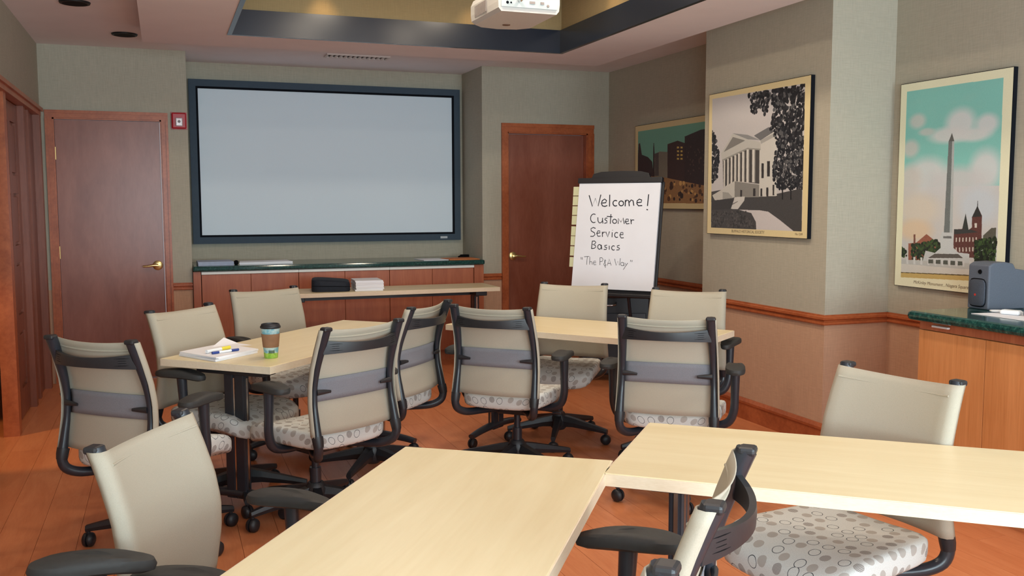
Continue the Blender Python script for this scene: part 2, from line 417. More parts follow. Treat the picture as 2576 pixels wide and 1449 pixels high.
moulding('baseboard_right', right_runs, 0, 0.145, 0.02)
moulding('baseboard_back', [(AX1, YD, 2.967, YD, 0, -1), (0.058, YD, AX0, YD, 0, -1)], 0, 0.145, 0.02)
moulding('baseboard_left', [(XL, 0.3, XL, 5.2, 1, 0)], 0, 0.145, 0.02)

# doors in the far wall
def casing(name, x0, x1, zt, w, wt, parent):
    g = G()
    def leg(xa, xb, z1, inner):       # stepped casing
        g.box((xa, YD-0.018, 0), (xb, YD+0.01, z1)); 
        a, b = (xa, xa+(xb-xa)*0.35) if inner == 'R' else (xb-(xb-xa)*0.35, xb)
        g.box((a, YD-0.028, 0), (b, YD-0.018, z1))
    leg(x0-w, x0, zt, 'R'); leg(x1, x1+w, zt, 'L')
    g.box((x0-w, YD-0.018, zt), (x1+w, YD+0.01, zt+wt)); g.box((x0-w, YD-0.028, zt+wt*0.6), (x1+w, YD-0.018, zt+wt))
    g.box((x0, YD-0.005, 0), (x0+0.012, YD+TH, zt)); g.box((x1-0.012, YD-0.005, 0), (x1, YD+TH, zt)); g.box((x0, YD-0.005, zt-0.012), (x1, YD+TH, zt))
    return g.build('casing', TRIM, parent)
def lever(parent, x, z, dirn, y=YD+0.03):
    h = empty('door_handle'); h.parent = parent
    M = T(x, y, z) @ Matrix.Rotation(PI/2, 4, 'X')
    G().lathe([(0.040, 0), (0.040, 0.006), (0.030, 0.014), (0.014, 0.016), (0.012, 0.05), (0.016, 0.055), (0.0, 0.06)], 24, 0, M).build('rose', BRASS, h)
    G().tube([(x, y-0.052, z), (x+dirn*0.03, y-0.056, z+0.003), (x+dirn*0.075, y-0.055, z-0.003), (x+dirn*0.115, y-0.05, z-0.004)], [0.012, 0.011, 0.009, 0.008], 12, smoothpts=4).build('lever', BRASS, h)
    return h
for (name, x0, x1, zt, w, hx, hz, dirn, hingex) in (('door_1', -0.80, 0.009, 2.131, 0.052, -0.055, 0.939, -1, -0.79), ('door_2', 3.032, 3.853, 2.108, 0.060, 3.105, 0.946, 1, None)):
    d = empty(name); d['kind'] = 'structure'
    casing(name, x0, x1, zt, w, 0.058 if name == 'door_1' else 0.08, d)
    yo = YD+0.012 if name == 'door_1' else YD+0.06
    G().box((x0+0.014, yo, 0.008), (x1-0.014, yo+0.04, zt-0.015)).build('door_leaf', DOORWOOD, d)
    lever(d, hx, hz, dirn, yo)
    if hingex:
        for z in (0.30, 1.06, 1.85): G().lathe([(0.007, -0.05), (0.007, 0.05)], 8, 0, T(x0+0.012, yo-0.004, z)).build('hinge', BRASS, d)
# left opening : wood header, jambs, panelled leaf
d = empty('door_3'); d['kind'] = 'structure'
g = G(); g.box((XL-TH, 5.2, 2.13), (XL+0.02, 8.22, 2.165)); g.box((XL-TH, 5.2, 2.165), (XL+0.035, 8.24, 2.192)); g.build('header_casing', TRIM, d)
G().box((XL-TH, 5.22, 0), (XL+0.02, 5.30, 2.13)).build('jamb', TRIM, d)
G().box((XL-0.09, 6.50, 0), (XL-0.0, 6.60, 2.13)).build('jamb', TRIM, d)
g = G(); g.box((XL-0.07, 7.42, 0), (XL-0.03, 8.20, 2.13)); g.box((XL-0.03, 8.12, 0), (XL+0.02, 8.20, 2.13)); g.box((XL-0.03, 7.42, 0), (XL-0.005, 7.50, 2.13)); g.box((XL-0.03, 7.72, 0), (XL-0.012, 7.80, 2.13)); g.build('side_panel', LEAFWOOD, d)
lf = empty('panelled_leaf'); lf.parent = d
g = G(); xf = XL-0.045
y0, y1 = 6.60, 7.42
zs = [0.02, 0.20, 0.62, 0.72, 1.08, 1.18, 1.54, 1.64, 2.0, 2.12]
g.box((xf-0.035, y0, 0.01), (xf-0.018, y1, 2.125))
for ya, yb in ((y0, y0+0.11), (y0+0.36, y0+0.46), (y1-0.11, y1)): g.box((xf-0.02, ya, 0.01), (xf, yb, 2.125))
for za, zb in ((0.01, 0.20), (0.58, 0.70), (1.05, 1.17), (1.52, 1.64), (2.0, 2.125)): g.box((xf-0.02, y0, za), (xf-0.001, y1, zb))
g.build('stiles_and_rails', LEAFWOOD, lf)
for ya, yb in ((y0+0.13, y0+0.34), (y0+0.48, y1-0.13)):
    for za, zb in ((0.22, 0.56), (0.72, 1.03), (1.19, 1.50), (1.66, 1.98)):
        G().box((xf-0.02, ya, za), (xf-0.006, yb, zb), bev=0.006).build('raised_panel', LEAFWOOD, lf)

# ------------------------------------------------------------------ alcove: cabinets, worktop, screen
seams = [0.284, 1.087, 1.890, 2.685]
CYF = 8.29
for i, (lab) in enumerate(('cherry base cabinet under the far green worktop, leftmost of three, beside the left door', 'cherry base cabinet under the far green worktop, middle of three, behind the black bag', 'cherry base cabinet under the far green worktop, rightmost of three')):
    x0, x1 = seams[i], seams[i+1]; t = empty('base_cabinet', (x0, CYF, 0)); tag(t, lab, 'cabinet', 'far base cabinets'); L = x1-x0
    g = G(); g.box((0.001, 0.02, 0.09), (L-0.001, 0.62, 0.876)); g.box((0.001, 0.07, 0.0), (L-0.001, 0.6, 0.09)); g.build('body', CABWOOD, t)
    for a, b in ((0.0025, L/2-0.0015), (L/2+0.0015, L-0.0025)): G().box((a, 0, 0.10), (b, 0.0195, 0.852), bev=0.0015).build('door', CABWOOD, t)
    G().box((0.001, -0.012, 0.855), (L-0.001, 0.019, 0.877)).build('white_edge_strip', plain('white_strip', srgb(240, 240, 232), 0.35, 0.4, var=0.01), t)
G().box((AX0+0.004, CYF, 0), (seams[0]-0.004, CYF+0.03, 0.878)).build('filler_stile', CABWOOD, None); tag(bpy.data.objects['filler_stile'], 'narrow cherry filler strip at the left end of the far cabinets', 'cabinet filler')
o = G().box((seams[3]+0.004, CYF, 0), (AX1-0.004, CYF+0.03, 0.878)).build('filler_stile', CABWOOD); tag(o, 'narrow cherry filler strip at the right end of the far cabinets', 'cabinet filler')
def green_top():
    M = Mat('green_laminate_granite', 0.12, 0.5)
    a = M.noise(M.coords(), 60, 5, 0.7); b = M.noise(M.coords(), 14, 3)
    c = M.ramp(a, [(0.35, srgb(14, 42, 40)), (0.55, srgb(32, 76, 70)), (0.72, srgb(70, 118, 104))])
    M.col(M.mix(M.math('MULTIPLY', b, 0.4), c, srgb(16, 56, 60))); return M.m
GREEN = green_top()
o = G().box((AX0+0.003, 8.25, 0.882), (AX1-0.003, AY-0.003, 0.925), bev=0.012).build('worktop', GREEN)
tag(o, 'dark green speckled worktop in the alcove below the projection screen', 'counter')
# screen
t = empty('projection_screen', (0, AY, 0)); tag(t, 'wide grey-white fixed projection screen in a slate frame on the far wall', 'screen')
SLATE = plain('slate_velvet_frame', srgb(62, 76, 90), 0.7, 0.3, var=0.04); VBLACK = plain('black_masking', srgb(22, 24, 30), 0.9, 0.1)
sx0, sx1, sz0, sz1 = 0.245, 2.748, 1.087, 2.546
g = G(); w = 0.060
g.box((sx0, -0.055, sz1-w), (sx1, -0.002, sz1)); g.box((sx0, -0.055, sz0), (sx1, -0.002, sz0+w)); g.box((sx0, -0.055, sz0+w), (sx0+w, -0.002, sz1-w)); g.box((sx1-w, -0.055, sz0+w), (sx1, -0.002, sz1-w))
g.build('frame', SLATE, t)
g = G(); a0, a1, b0, b1 = sx0+w, sx1-w, sz0+w, sz1-w; w = 0.018
g.box((a0, -0.045, b1-w), (a1, -0.002, b1)); g.box((a0, -0.045, b0), (a1, -0.002, b0+w)); g.box((a0, -0.045, b0+w), (a0+w, -0.002, b1-w)); g.box((a1-w, -0.045, b0+w), (a1, -0.002, b1-w))
g.build('black_border', VBLACK, t)
G().box((a0+w, -0.034, b0+w), (a1-w, -0.004, b1-w)).build('screen_surface', plain('screen_fabric', srgb(224, 236, 246), 0.8, 0.2, var=0.012, scale=300), t)
G().box((2.54, -0.057, sz0+0.018), (2.61, -0.055, sz0+0.038)).build('maker_plate', plain('silver_plate', srgb(190, 195, 200), 0.3, 0.5), t)
# fire strobe
t = empty('fire_alarm_strobe', (0.148, YD, 2.128)); tag(t, 'red fire alarm strobe with a clear lens on the wall left of the screen', 'alarm')
RED = plain('alarm_red', srgb(176, 24, 38), 0.35, 0.5, var=0.03)
g = G(); g.box((-0.062, -0.012, -0.07), (0.062, -0.001, 0.07)); g.box((-0.058, -0.045, -0.066), (0.058, -0.012, 0.066), bev=0.012); g.build('housing', RED, t)
LENS = plain('strobe_lens', srgb(225, 225, 230), 0.08, 0.6, 0.4, var=0.1, scale=90)
G().box((-0.027, -0.062, -0.045), (0.027, -0.044, 0.022), bev=0.006).build('lens', LENS, t)
G().lathe([(0.011, 0), (0.008, 0.006)], 12, 0, T(0, -0.062, -0.008) @ Matrix.Rotation(PI/2, 4, 'X')).build('flash_tube', plain('tube_grey', srgb(110, 100, 95), 0.3), t)

# ------------------------------------------------------------------ right-hand cabinets and worktop
for i, lab in enumerate(('cherry base cabinet under the right green worktop, the end one nearest the pier', 'cherry base cabinet under the right green worktop, second from the pier end')):
    y1 = 3.595-0.8*i; t = empty('base_cabinet', (3.45, y1, 0)); tag(t, lab, 'cabinet')
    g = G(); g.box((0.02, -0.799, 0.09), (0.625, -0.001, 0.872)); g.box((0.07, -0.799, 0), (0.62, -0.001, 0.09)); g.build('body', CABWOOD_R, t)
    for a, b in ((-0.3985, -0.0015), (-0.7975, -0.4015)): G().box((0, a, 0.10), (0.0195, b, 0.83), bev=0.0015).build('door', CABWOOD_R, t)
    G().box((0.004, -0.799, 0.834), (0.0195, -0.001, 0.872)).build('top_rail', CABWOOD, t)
o = G().box((3.395, 1.2, 0.877), (XR-0.003, 3.625, 0.922), bev=0.018).build('worktop', GREEN); tag(o, 'glossy dark green worktop along the right wall below the obelisk picture', 'counter')
o = G().box((3.432, 3.40, 0.852), (3.449, 3.50, 0.862), bev=0.003).build('door_catch_tab', WHITEP); tag(o, 'small pale plastic tab under the edge of the right worktop', 'tab')

# ------------------------------------------------------------------ pictures (prints drawn as pixels)
class Img:
    def __init__(s, w, h, f):
        s.w, s.h, s.f = w, h, f; s.a = np.zeros((h, w, 3)); s.yy, s.xx = np.mgrid[0:h, 0:w]; s.xx = s.xx+0.5; s.yy = s.yy+0.5
    def P(s, p): u, v = s.f(p); return (u*s.w, (1-v)*s.h)
    def mask(s, poly):
        pts = [s.P(p) for p in poly]; m = np.zeros((s.h, s.w), bool); n = len(pts)
        for i in range(n):
            (x0, y0), (x1, y1) = pts[i], pts[(i+1) % n]
            if abs(y1-y0) < 1e-9: continue
            c = ((y0 > s.yy) != (y1 > s.yy)) & (s.xx < (x1-x0)*(s.yy-y0)/(y1-y0)+x0); m ^= c
        return m
    def poly(s, poly, c, n=0.0):
        m = s.mask(poly); s.a[m] = np.array(c)/255.0
        if n: s.a[m] += (rng.rand(m.sum(), 1)-0.5)*n
        return m
    def blob(s, c, cx, cy, rx, ry, soft=0.3, al=1.0):
        x, y = s.P((cx, cy)); x1, _ = s.P((cx+rx, cy)); _, y1 = s.P((cx, cy+ry)); rx, ry = abs(x1-x), abs(y1-y)
        d = np.sqrt(((s.xx-x)/rx)**2+((s.yy-y)/ry)**2); a = np.clip((1-d)/soft, 0, 1)[..., None]*al
        s.a = s.a*(1-a)+np.array(c)/255.0*a
    def dots(s, poly, cols, n, r0, r1):
        pts = np.array(poly, float); lo, hi = pts.min(0), pts.max(0); m = s.mask(poly)
        k = 0
        while k < n:
            p = lo+(hi-lo)*rng.rand(2); x, y = s.P(p); ix, iy = int(x), int(y)
            if 0 <= ix < s.w and 0 <= iy < s.h and m[iy, ix]:
                r = r0+(r1-r0)*rng.rand(); R = int(r)+1; ys, xs_ = slice(max(iy-R, 0), iy+R+1), slice(max(ix-R, 0), ix+R+1)
                mm = ((s.xx[ys, xs_]-x)**2+(s.yy[ys, xs_]-y)**2) < r*r*(0.6+0.8*rng.rand())
                sub = s.a[ys, xs_]; sub[mm] = np.array(cols[rng.randint(len(cols))])/255.0
            k += 1
    def material(s, name):
        a = np.clip(s.a+(rng.rand(s.h, s.w, 1)-0.5)*0.03, 0, 1)
        im = bpy.data.images.new(name, s.w, s.h); px = np.ones((s.h, s.w, 4), np.float32); px[..., :3] = a[::-1]
        im.pixels.foreach_set(px.ravel()); im.update(); im.pack()
        M = Mat(name, 0.42, 0.4); tx = M.n('ShaderNodeTexImage'); tx.image = im; M.l(tx.outputs[0], M.b.inputs['Base Color']); return M.m
CREAM = (226, 208, 160)
def picture(name, label, y0, y1, z0, z1, X, mat):
    """board on a wall facing -X; left edge of the picture is at y1"""
    t = empty(name, (X, (y0+y1)/2, (z0+z1)/2)); tag(t, label, 'picture'); a = (y1-y0)/2; b = (z1-z0)/2
    G().box((-0.028, -a, -b), (-0.002, a, b)).build('backing_board', VBLACK, t)
    me = bpy.data.meshes.new('print'); e = 0.003
    me.from_pydata([(-0.0288, a-e, -b+e), (-0.0288, -a+e, -b+e), (-0.0288, -a+e, b-e), (-0.0288, a-e, b-e)], [], [(0, 3, 2, 1)])
    uv = me.uv_layers.new(name='UVMap'); co = {0: (0, 0), 1: (1, 0), 2: (1, 1), 3: (0, 1)}
    for l in me.loops: uv.data[l.index].uv = co[l.vertex_index]
    link('print', me, t, mat); return t, a, b
def wallM(y, z): return T(-0.0292, y, z) @ Matrix.Rotation(-PI/2, 4, 'Z') @ Matrix.Rotation(PI/2, 4, 'X')
INK = plain('caption_ink', srgb(120, 104, 84), 0.7)
# 1: columned building
F = hom([(683, 208), (1550, 20), (1520, 1412), (670, 1383)], [(0, 1), (1, 1), (1, 0), (0, 0)])
I = Img(620, 540, F); I.a[:] = np.array(CREAM)/255
inner = [(708, 240), (1500, 92), (1475, 1352), (703, 1335)]
I.poly(inner, (196, 192, 192), 0.02); im = I.mask(inner)
for i in range(6): I.blob((206, 202, 202), 850+i*60, 300+40*(i % 3), 160, 110, 1.0, 0.4)
I.poly([(703, 1030), (800, 1010), (900, 1060), (1250, 1040), (1478, 985), (1475, 1352), (703, 1335)], (70, 68, 68), 0.06)
I.poly([(1065, 545), (1190, 470), (1240, 505), (1120, 585)], (112, 112, 114)); I.poly([(1120, 585), (1240, 505), (1260, 560), (1262, 1055), (1100, 1065), (1100, 600)], (206, 203, 196))
I.poly([(1120, 585), (1245, 515), (1250, 545), (1125, 615)], (170, 168, 164))
I.poly([(785, 705), (882, 532), (1012, 578), (1120, 600), (1125, 668), (1010, 662), (795, 768)], (190, 188, 182)); I.poly([(808, 690), (885, 560), (990, 588)], (128, 126, 122))
I.poly([(880, 528), (1012, 540), (1118, 582), (1012, 578)], (142, 142, 142)); I.poly([(795, 755), (1010, 650), (1118, 656), (1118, 668), (1010, 664), (797, 770)], (150, 148, 142))
I.poly([(800, 768), (1010, 664), (1112, 668), (1112, 955), (1030, 945), (900, 935), (806, 990)], (74, 70, 68))
for i, x in enumerate((815, 846, 876, 908, 940, 976, 1014, 1064)):
    yt = 768-(x-800)*0.49 if x < 1010 else 664; yb = 988-(x-810)*0.42 if x < 920 else 940+(x-920)*0.03; w = 7+i*0.9
    I.poly([(x-w, yt), (x+w, yt), (x+w, yb), (x-w, yb)], (214, 210, 202)); I.poly([(x+w*0.4, yt), (x+w, yt), (x+w, yb), (x+w*0.4, yb)], (150, 147, 142))
I.poly([(800, 1005), (900, 935), (1112, 960), (1112, 1068), (900, 1075), (735, 1105), (712, 1060)], (196, 193, 186)); I.poly([(902, 938), (1112, 962), (1112, 1068), (902, 1074)], (136, 133, 128)); I.poly([(800, 1030), (850, 1035), (890, 1080), (800, 1092)], (160, 158, 152))
for a, b, c, d_ in ((1130, 780, 1150, 905), (1178, 760, 1202, 890), (1060, 995, 1080, 1060), (1122, 995, 1138, 1060), (1172, 985, 1190, 1060), (950, 1010, 966, 1066), (1226, 960, 1240, 1050)): I.poly([(a, b), (c, b), (c, d_), (a, d_)], (54, 50, 50))
dk = [(26, 27, 32), (38, 38, 42), (50, 50, 54), (30, 30, 34), (90, 90, 92)]
for pl, n in (([(1180, 160), (1500, 92), (1488, 985), (1380, 990), (1290, 1000), (1235, 930), (1225, 730), (1275, 640), (1200, 480), (1235, 320)], 1500), ([(1000, 190), (1200, 160), (1180, 330), (1150, 370), (1110, 300), (1070, 370), (1030, 340), (1040, 250)], 240), ([(708, 500), (750, 600), (772, 720), (755, 900), (706, 960)], 260)): I.dots(pl, dk, n, 3, 9)
I.dots([(1240, 700), (1480, 600), (1480, 980), (1260, 960)], [(120, 118, 118), (160, 158, 156)], 90, 1, 3)
for x in (1382, 1310): I.poly([(x-5, 960), (x+5, 960), (x+5, 1085), (x-5, 1085)], (30, 30, 32))
I.poly([(848, 1172), (880, 1105), (905, 1072), (990, 1065), (985, 1100), (930, 1175)], (206, 203, 198)); I.poly([(880, 1130), (930, 1105), (928, 1112), (880, 1140)], (120, 116, 112))
I.poly([(935, 1178), (1120, 1180), (1190, 1190), (1290, 1260), (1405, 1350), (1088, 1345), (1085, 1280), (1045, 1205)], (204, 198, 198), 0.02)
I.poly([(703, 1105), (900, 1085), (870, 1175), (703, 1185)], (60, 58, 58), 0.05); I.dots([(705, 1200), (1000, 1190), (1080, 1330), (705, 1330)], [(52, 50, 50), (88, 84, 84)], 300, 2, 5)
fr = ~im; I.a[fr] = np.array(CREAM)/255
t, a, b = picture('framed_picture', 'black and white picture of a columned building on the wall pier', 4.650, 5.755, 1.231, 2.195, CX, I.material('columned_building_print'))
textmesh('caption', 'BUFFALO HISTORICAL SOCIETY', 0.026, INK, t, wallM(0.06, -b+0.018)); textmesh('caption', 'No 1249', 0.02, INK, t, wallM(-a+0.08, -b+0.02))
# 2: obelisk
F = hom([(98, 148), (768, 45), (715, 1437), (60, 1348)], [(0, 1), (1, 1), (1, 0), (0, 0)])
I = Img(480, 720, F); CR2 = (232, 230, 200); I.a[:] = np.array(CR2)/255
inner = [(132, 188), (706, 108), (668, 1345), (97, 1303)]; I.poly(inner, (132, 198, 190)); im = I.mask(inner)
for i in range(60): I.blob((128+rng.randint(14), 196, 188), 130+rng.rand()*560, 130+rng.rand()*450, 60, 30, 1.0, 0.3)
I.poly([(100, 760), (690, 760), (668, 1345), (97, 1303)], (200, 198, 196))
for c, cx, cy, rx, ry in (((210, 212, 214), 250, 690, 160, 130), ((210, 212, 214), 600, 660, 120, 150), ((204, 200, 196), 150, 720, 90, 110), ((200, 200, 202), 430, 740, 260, 120), ((214, 216, 218), 450, 380, 110, 110), ((212, 214, 214), 380, 450, 150, 60), ((212, 214, 216), 610, 385, 85, 75), ((212, 214, 214), 530, 450, 130, 50), ((196, 202, 198), 195, 365, 60, 55), ((198, 200, 196), 155, 530, 60, 65), ((190, 200, 196), 250, 430, 60, 28), ((214, 204, 190), 200, 900, 150, 120), ((196, 204, 212), 560, 880, 150, 140), ((220, 196, 168), 180, 1020, 130, 80)):
    I.blob(c, cx, cy, rx*1.05, ry*1.05, 0.5, 0.92)
I.poly([(142, 1100), (190, 1095), (250, 1045), (300, 1085), (330, 1110), (330, 1205), (142, 1200)], (150, 92, 74), 0.1); I.poly([(173, 1045), (184, 1045), (184, 1110), (173, 1110)], (120, 76, 64))
I.poly([(415, 1020), (465, 1018), (484, 925), (502, 1025), (522, 1010), (522, 948), (555, 882), (582, 940), (580, 1075), (560, 1195), (410, 1190)], (96, 60, 56), 0.12)
I.poly([(522, 948), (555, 878), (580, 945)], (50, 52, 52)); I.poly([(464, 1018), (484, 925), (502, 1025)], (56, 60, 58)); I.poly([(415, 1018), (520, 1024), (560, 1040), (415, 1050)], (60, 62, 62)); I.poly([(554, 850), (557, 850), (558, 885), (553, 885)], (60, 60, 60))
for k in range(14): x = 425+(k % 7)*20; y = 1070+(k//7)*60; I.poly([(x, y), (x+7, y), (x+7, y+26), (x, y+26)], (206, 196, 184))
I.poly([(538, 985), (552, 985), (552, 1012), (538, 1012)], (214, 206, 196)); I.poly([(590, 1060), (640, 1015), (668, 1015), (666, 1100), (588, 1090)], (90, 88, 78), 0.1)
gr = [(34, 46, 34), (46, 62, 40), (62, 84, 48), (28, 34, 30)]
I.dots([(165, 1110), (330, 1080), (335, 1200), (160, 1205)], gr, 360, 3, 7); I.dots([(540, 1095), (668, 1075), (664, 1230), (540, 1220)], gr, 380, 3, 7); I.dots([(98, 1120), (130, 1140), (130, 1180), (98, 1180)], gr, 60, 3, 6)
I.poly([(330, 1065), (345, 1032), (412, 1035), (410, 1130), (440, 1160), (508, 1170), (505, 1258), (225, 1215), (245, 1145), (300, 1160), (335, 1130)], (196, 200, 200), 0.05)
I.poly([(300, 1165), (440, 1170), (470, 1195), (260, 1190)], (96, 92, 88), 0.08); I.poly([(350, 1060), (400, 1060), (400, 1075), (350, 1072)], (110, 112, 112))
I.poly([(100, 1195), (480, 1225), (668, 1235), (668, 1300), (480, 1290), (98, 1250)], (188, 190, 188), 0.04)
for k in range(12): x = 130+k*42; I.poly([(x, 1178+k*4), (x+12, 1179+k*4), (x+12, 1225+k*3), (x, 1222+k*3)], (206, 208, 208))
for k in range(5): x = 262+k*44; I.poly([(x, 1198+k*4), (x+28, 1200+k*4), (x+28, 1224+k*4), (x, 1222+k*4)], (86, 90, 84), 0.08)
I.poly([(98, 1222), (480, 1262), (668, 1275), (668, 1312), (480, 1302), (98, 1272)], (208, 206, 200)); I.poly([(97, 1272), (668, 1308), (668, 1320), (97, 1278)], (96, 84, 60)); I.poly([(97, 1276), (668, 1316), (668, 1348), (97, 1305)], (198, 172, 108), 0.04)
I.poly([(400, 438), (414, 488), (405, 1040), (354, 1036), (380, 488)], (176, 182, 182), 0.05); I.poly([(400, 438), (401, 490), (388, 1038), (354, 1036), (380, 488)], (112, 118, 118), 0.1); I.poly([(400, 438), (414, 488), (380, 488)], (98, 98, 96))
fr = ~im; I.a[fr] = np.array(CR2)/255
t, a, b = picture('framed_picture', 'tall colour picture of a white obelisk under a teal sky on the right wall', 3.650, 4.430, 0.958, 2.130, XR, I.material('obelisk_print'))
textmesh('caption', 'McKinley Monument , Niagara Square Buffalo', 0.026, INK, t, wallM(0.0, -b+0.024), shear=0.25)
# 3: dim city street
F = hom([(47, 463), (600, 370), (596, 1172), (34, 1162)], [(0, 1), (0.737, 1), (0.737, 0), (0, 0)])
I = Img(560, 320, F); I.a[:] = np.array(CREAM)/255*0.95
inner = [(68, 505), (900, 375), (900, 1125), (58, 1118)]; I.poly(inner, (110, 168, 150)); im = I.mask(inner)
dkb = (58, 42, 42)
I.poly([(66, 700), (72, 610), (84, 600), (98, 700), (150, 720), (185, 760), (200, 900), (62, 900)], (48, 40, 44), 0.06); I.poly([(196, 600), (201, 600), (206, 690), (205, 900), (190, 900)], (44, 38, 42))
I.poly([(205, 695), (250, 672), (315, 676), (315, 900), (205, 900)], (120, 116, 104), 0.05); I.poly([(208, 690), (240, 680), (240, 880), (208, 880)], (74, 70, 70), 0.05)
I.poly([(315, 610), (400, 580), (460, 600), (460, 960), (315, 950)], dkb, 0.06); I.poly([(460, 545), (600, 485), (900, 440), (900, 1000), (460, 960)], (50, 38, 40), 0.06)
for k in range(8): x = 395+(k % 2)*30; y = 630+(k//2)*32; I.poly([(x, y), (x+18, y), (x+18, y+16), (x, y+16)], (206, 178, 96))
for k in range(70): x = 470+rng.rand()*380; y = 560+rng.rand()*300; I.poly([(x, y), (x+9, y), (x+9, y+14), (x, y+14)], (84, 66, 58))
I.poly([(60, 880), (270, 890), (600, 960), (900, 1000), (900, 1125), (58, 1118)], (150, 112, 74), 0.12); I.dots([(60, 890), (270, 900), (600, 965), (900, 1010), (900, 1110), (58, 1110)], [(64, 46, 40), (90, 62, 44), (204, 160, 100), (46, 38, 38)], 150, 3, 9)
I.a[~im] = np.array(CREAM)/255*0.95
t, a, b = picture('framed_picture', 'dim colour picture of a city street on the recessed wall beyond the pier', 6.20, 7.725, 1.394, 2.140, XR, I.material('city_street_print'))

# ------------------------------------------------------------------ projector
t = empty('ceiling_projector', (1.86, 5.0, 2.455), math.radians(0)); tag(t, 'white ceiling projector hanging in the tray, seen from below', 'projector')
PW_ = plain('projector_white', srgb(208, 206, 202), 0.38, 0.4, var=0.01); PD = plain('projector_grey', srgb(150, 140, 136), 0.5)
top = [(-0.175, -0.24), (0.175, -0.24), (0.185, 0.20), (0.12, 0.27), (0.0, 0.295), (-0.12, 0.27), (-0.185, 0.20)]
g = G()
n = len(top); vs = []
for sc, z in ((0.90, 0.0), (0.985, 0.018), (1.0, 0.05), (1.0, 0.10), (0.94, 0.13)):
    for x, y in top: vs.append((x*sc, y*sc if z > 0.001 or y > 0 else y*0.985, z))
fs = [tuple(range(n-1, -1, -1)), tuple(4*n+i for i in range(n))]
for r in range(4):
    for i in range(n): fs.append((r*n+i, r*n+(i+1) % n, (r+1)*n+(i+1) % n, (r+1)*n+i))
g.add(vs, fs); g.build('body', PW_, t)
g = G(); g.box((-0.16, -0.2445, 0.022), (0.16, -0.2395, 0.11), bev=0.002); g.build('connector_panel', plain('panel_white', srgb(190, 200, 202), 0.4, 0.4, var=0.01), t)
for (x, z, r) in ((-0.125, 0.045, 0.008), (-0.105, 0.045, 0.005), (0.105, 0.04, 0.008)): G().lathe([(r, 0), (r*0.7, 0.003)], 14, 0, T(x, -0.2445, z) @ Matrix.Rotation(PI/2, 4, 'X')).build('port', VBLACK if x < 0 else PD, t)
for (x0, x1) in ((0.0, 0.03), (0.062, 0.082)): G().box((x0, -0.247, 0.045), (x1, -0.2445, 0.058)).build('port', PD, t)
G().tube([(-0.06, -0.245, 0.06), (-0.06, -0.28, 0.055), (-0.05, -0.30, 0.085), (-0.03, -0.28, 0.15)], 0.009, 8, smoothpts=4).build('cable_plug', CHROME, t)
for k in range(10): G().box((-0.186, -0.06+0.0*k, 0.03), (-0.181, -0.05, 0.09)).build('vent_slot', PD, t).location = (0.001, 0.02*k, 0)
G().lathe([(0.022, -0.003), (0.024, 0.003)], 16, 0, T(0.0, 0.12, 0)).build('mount_screw', plain('brown_cap', srgb(110, 80, 60), 0.5), t)
textmesh('lettering', 'PROJECTOR', 0.016, PD, t, T(0.06, -0.14, -0.001) @ Matrix.Rotation(PI, 4, 'X')) if False else None
G().lathe([(0.02, 0.13), (0.02, ZT-2.455)], 14).build('mount_pole', PD, t)
G().lathe([(0.06, ZT-2.455-0.015), (0.06, ZT-2.455)], 20).build('ceiling_plate', PD, t)

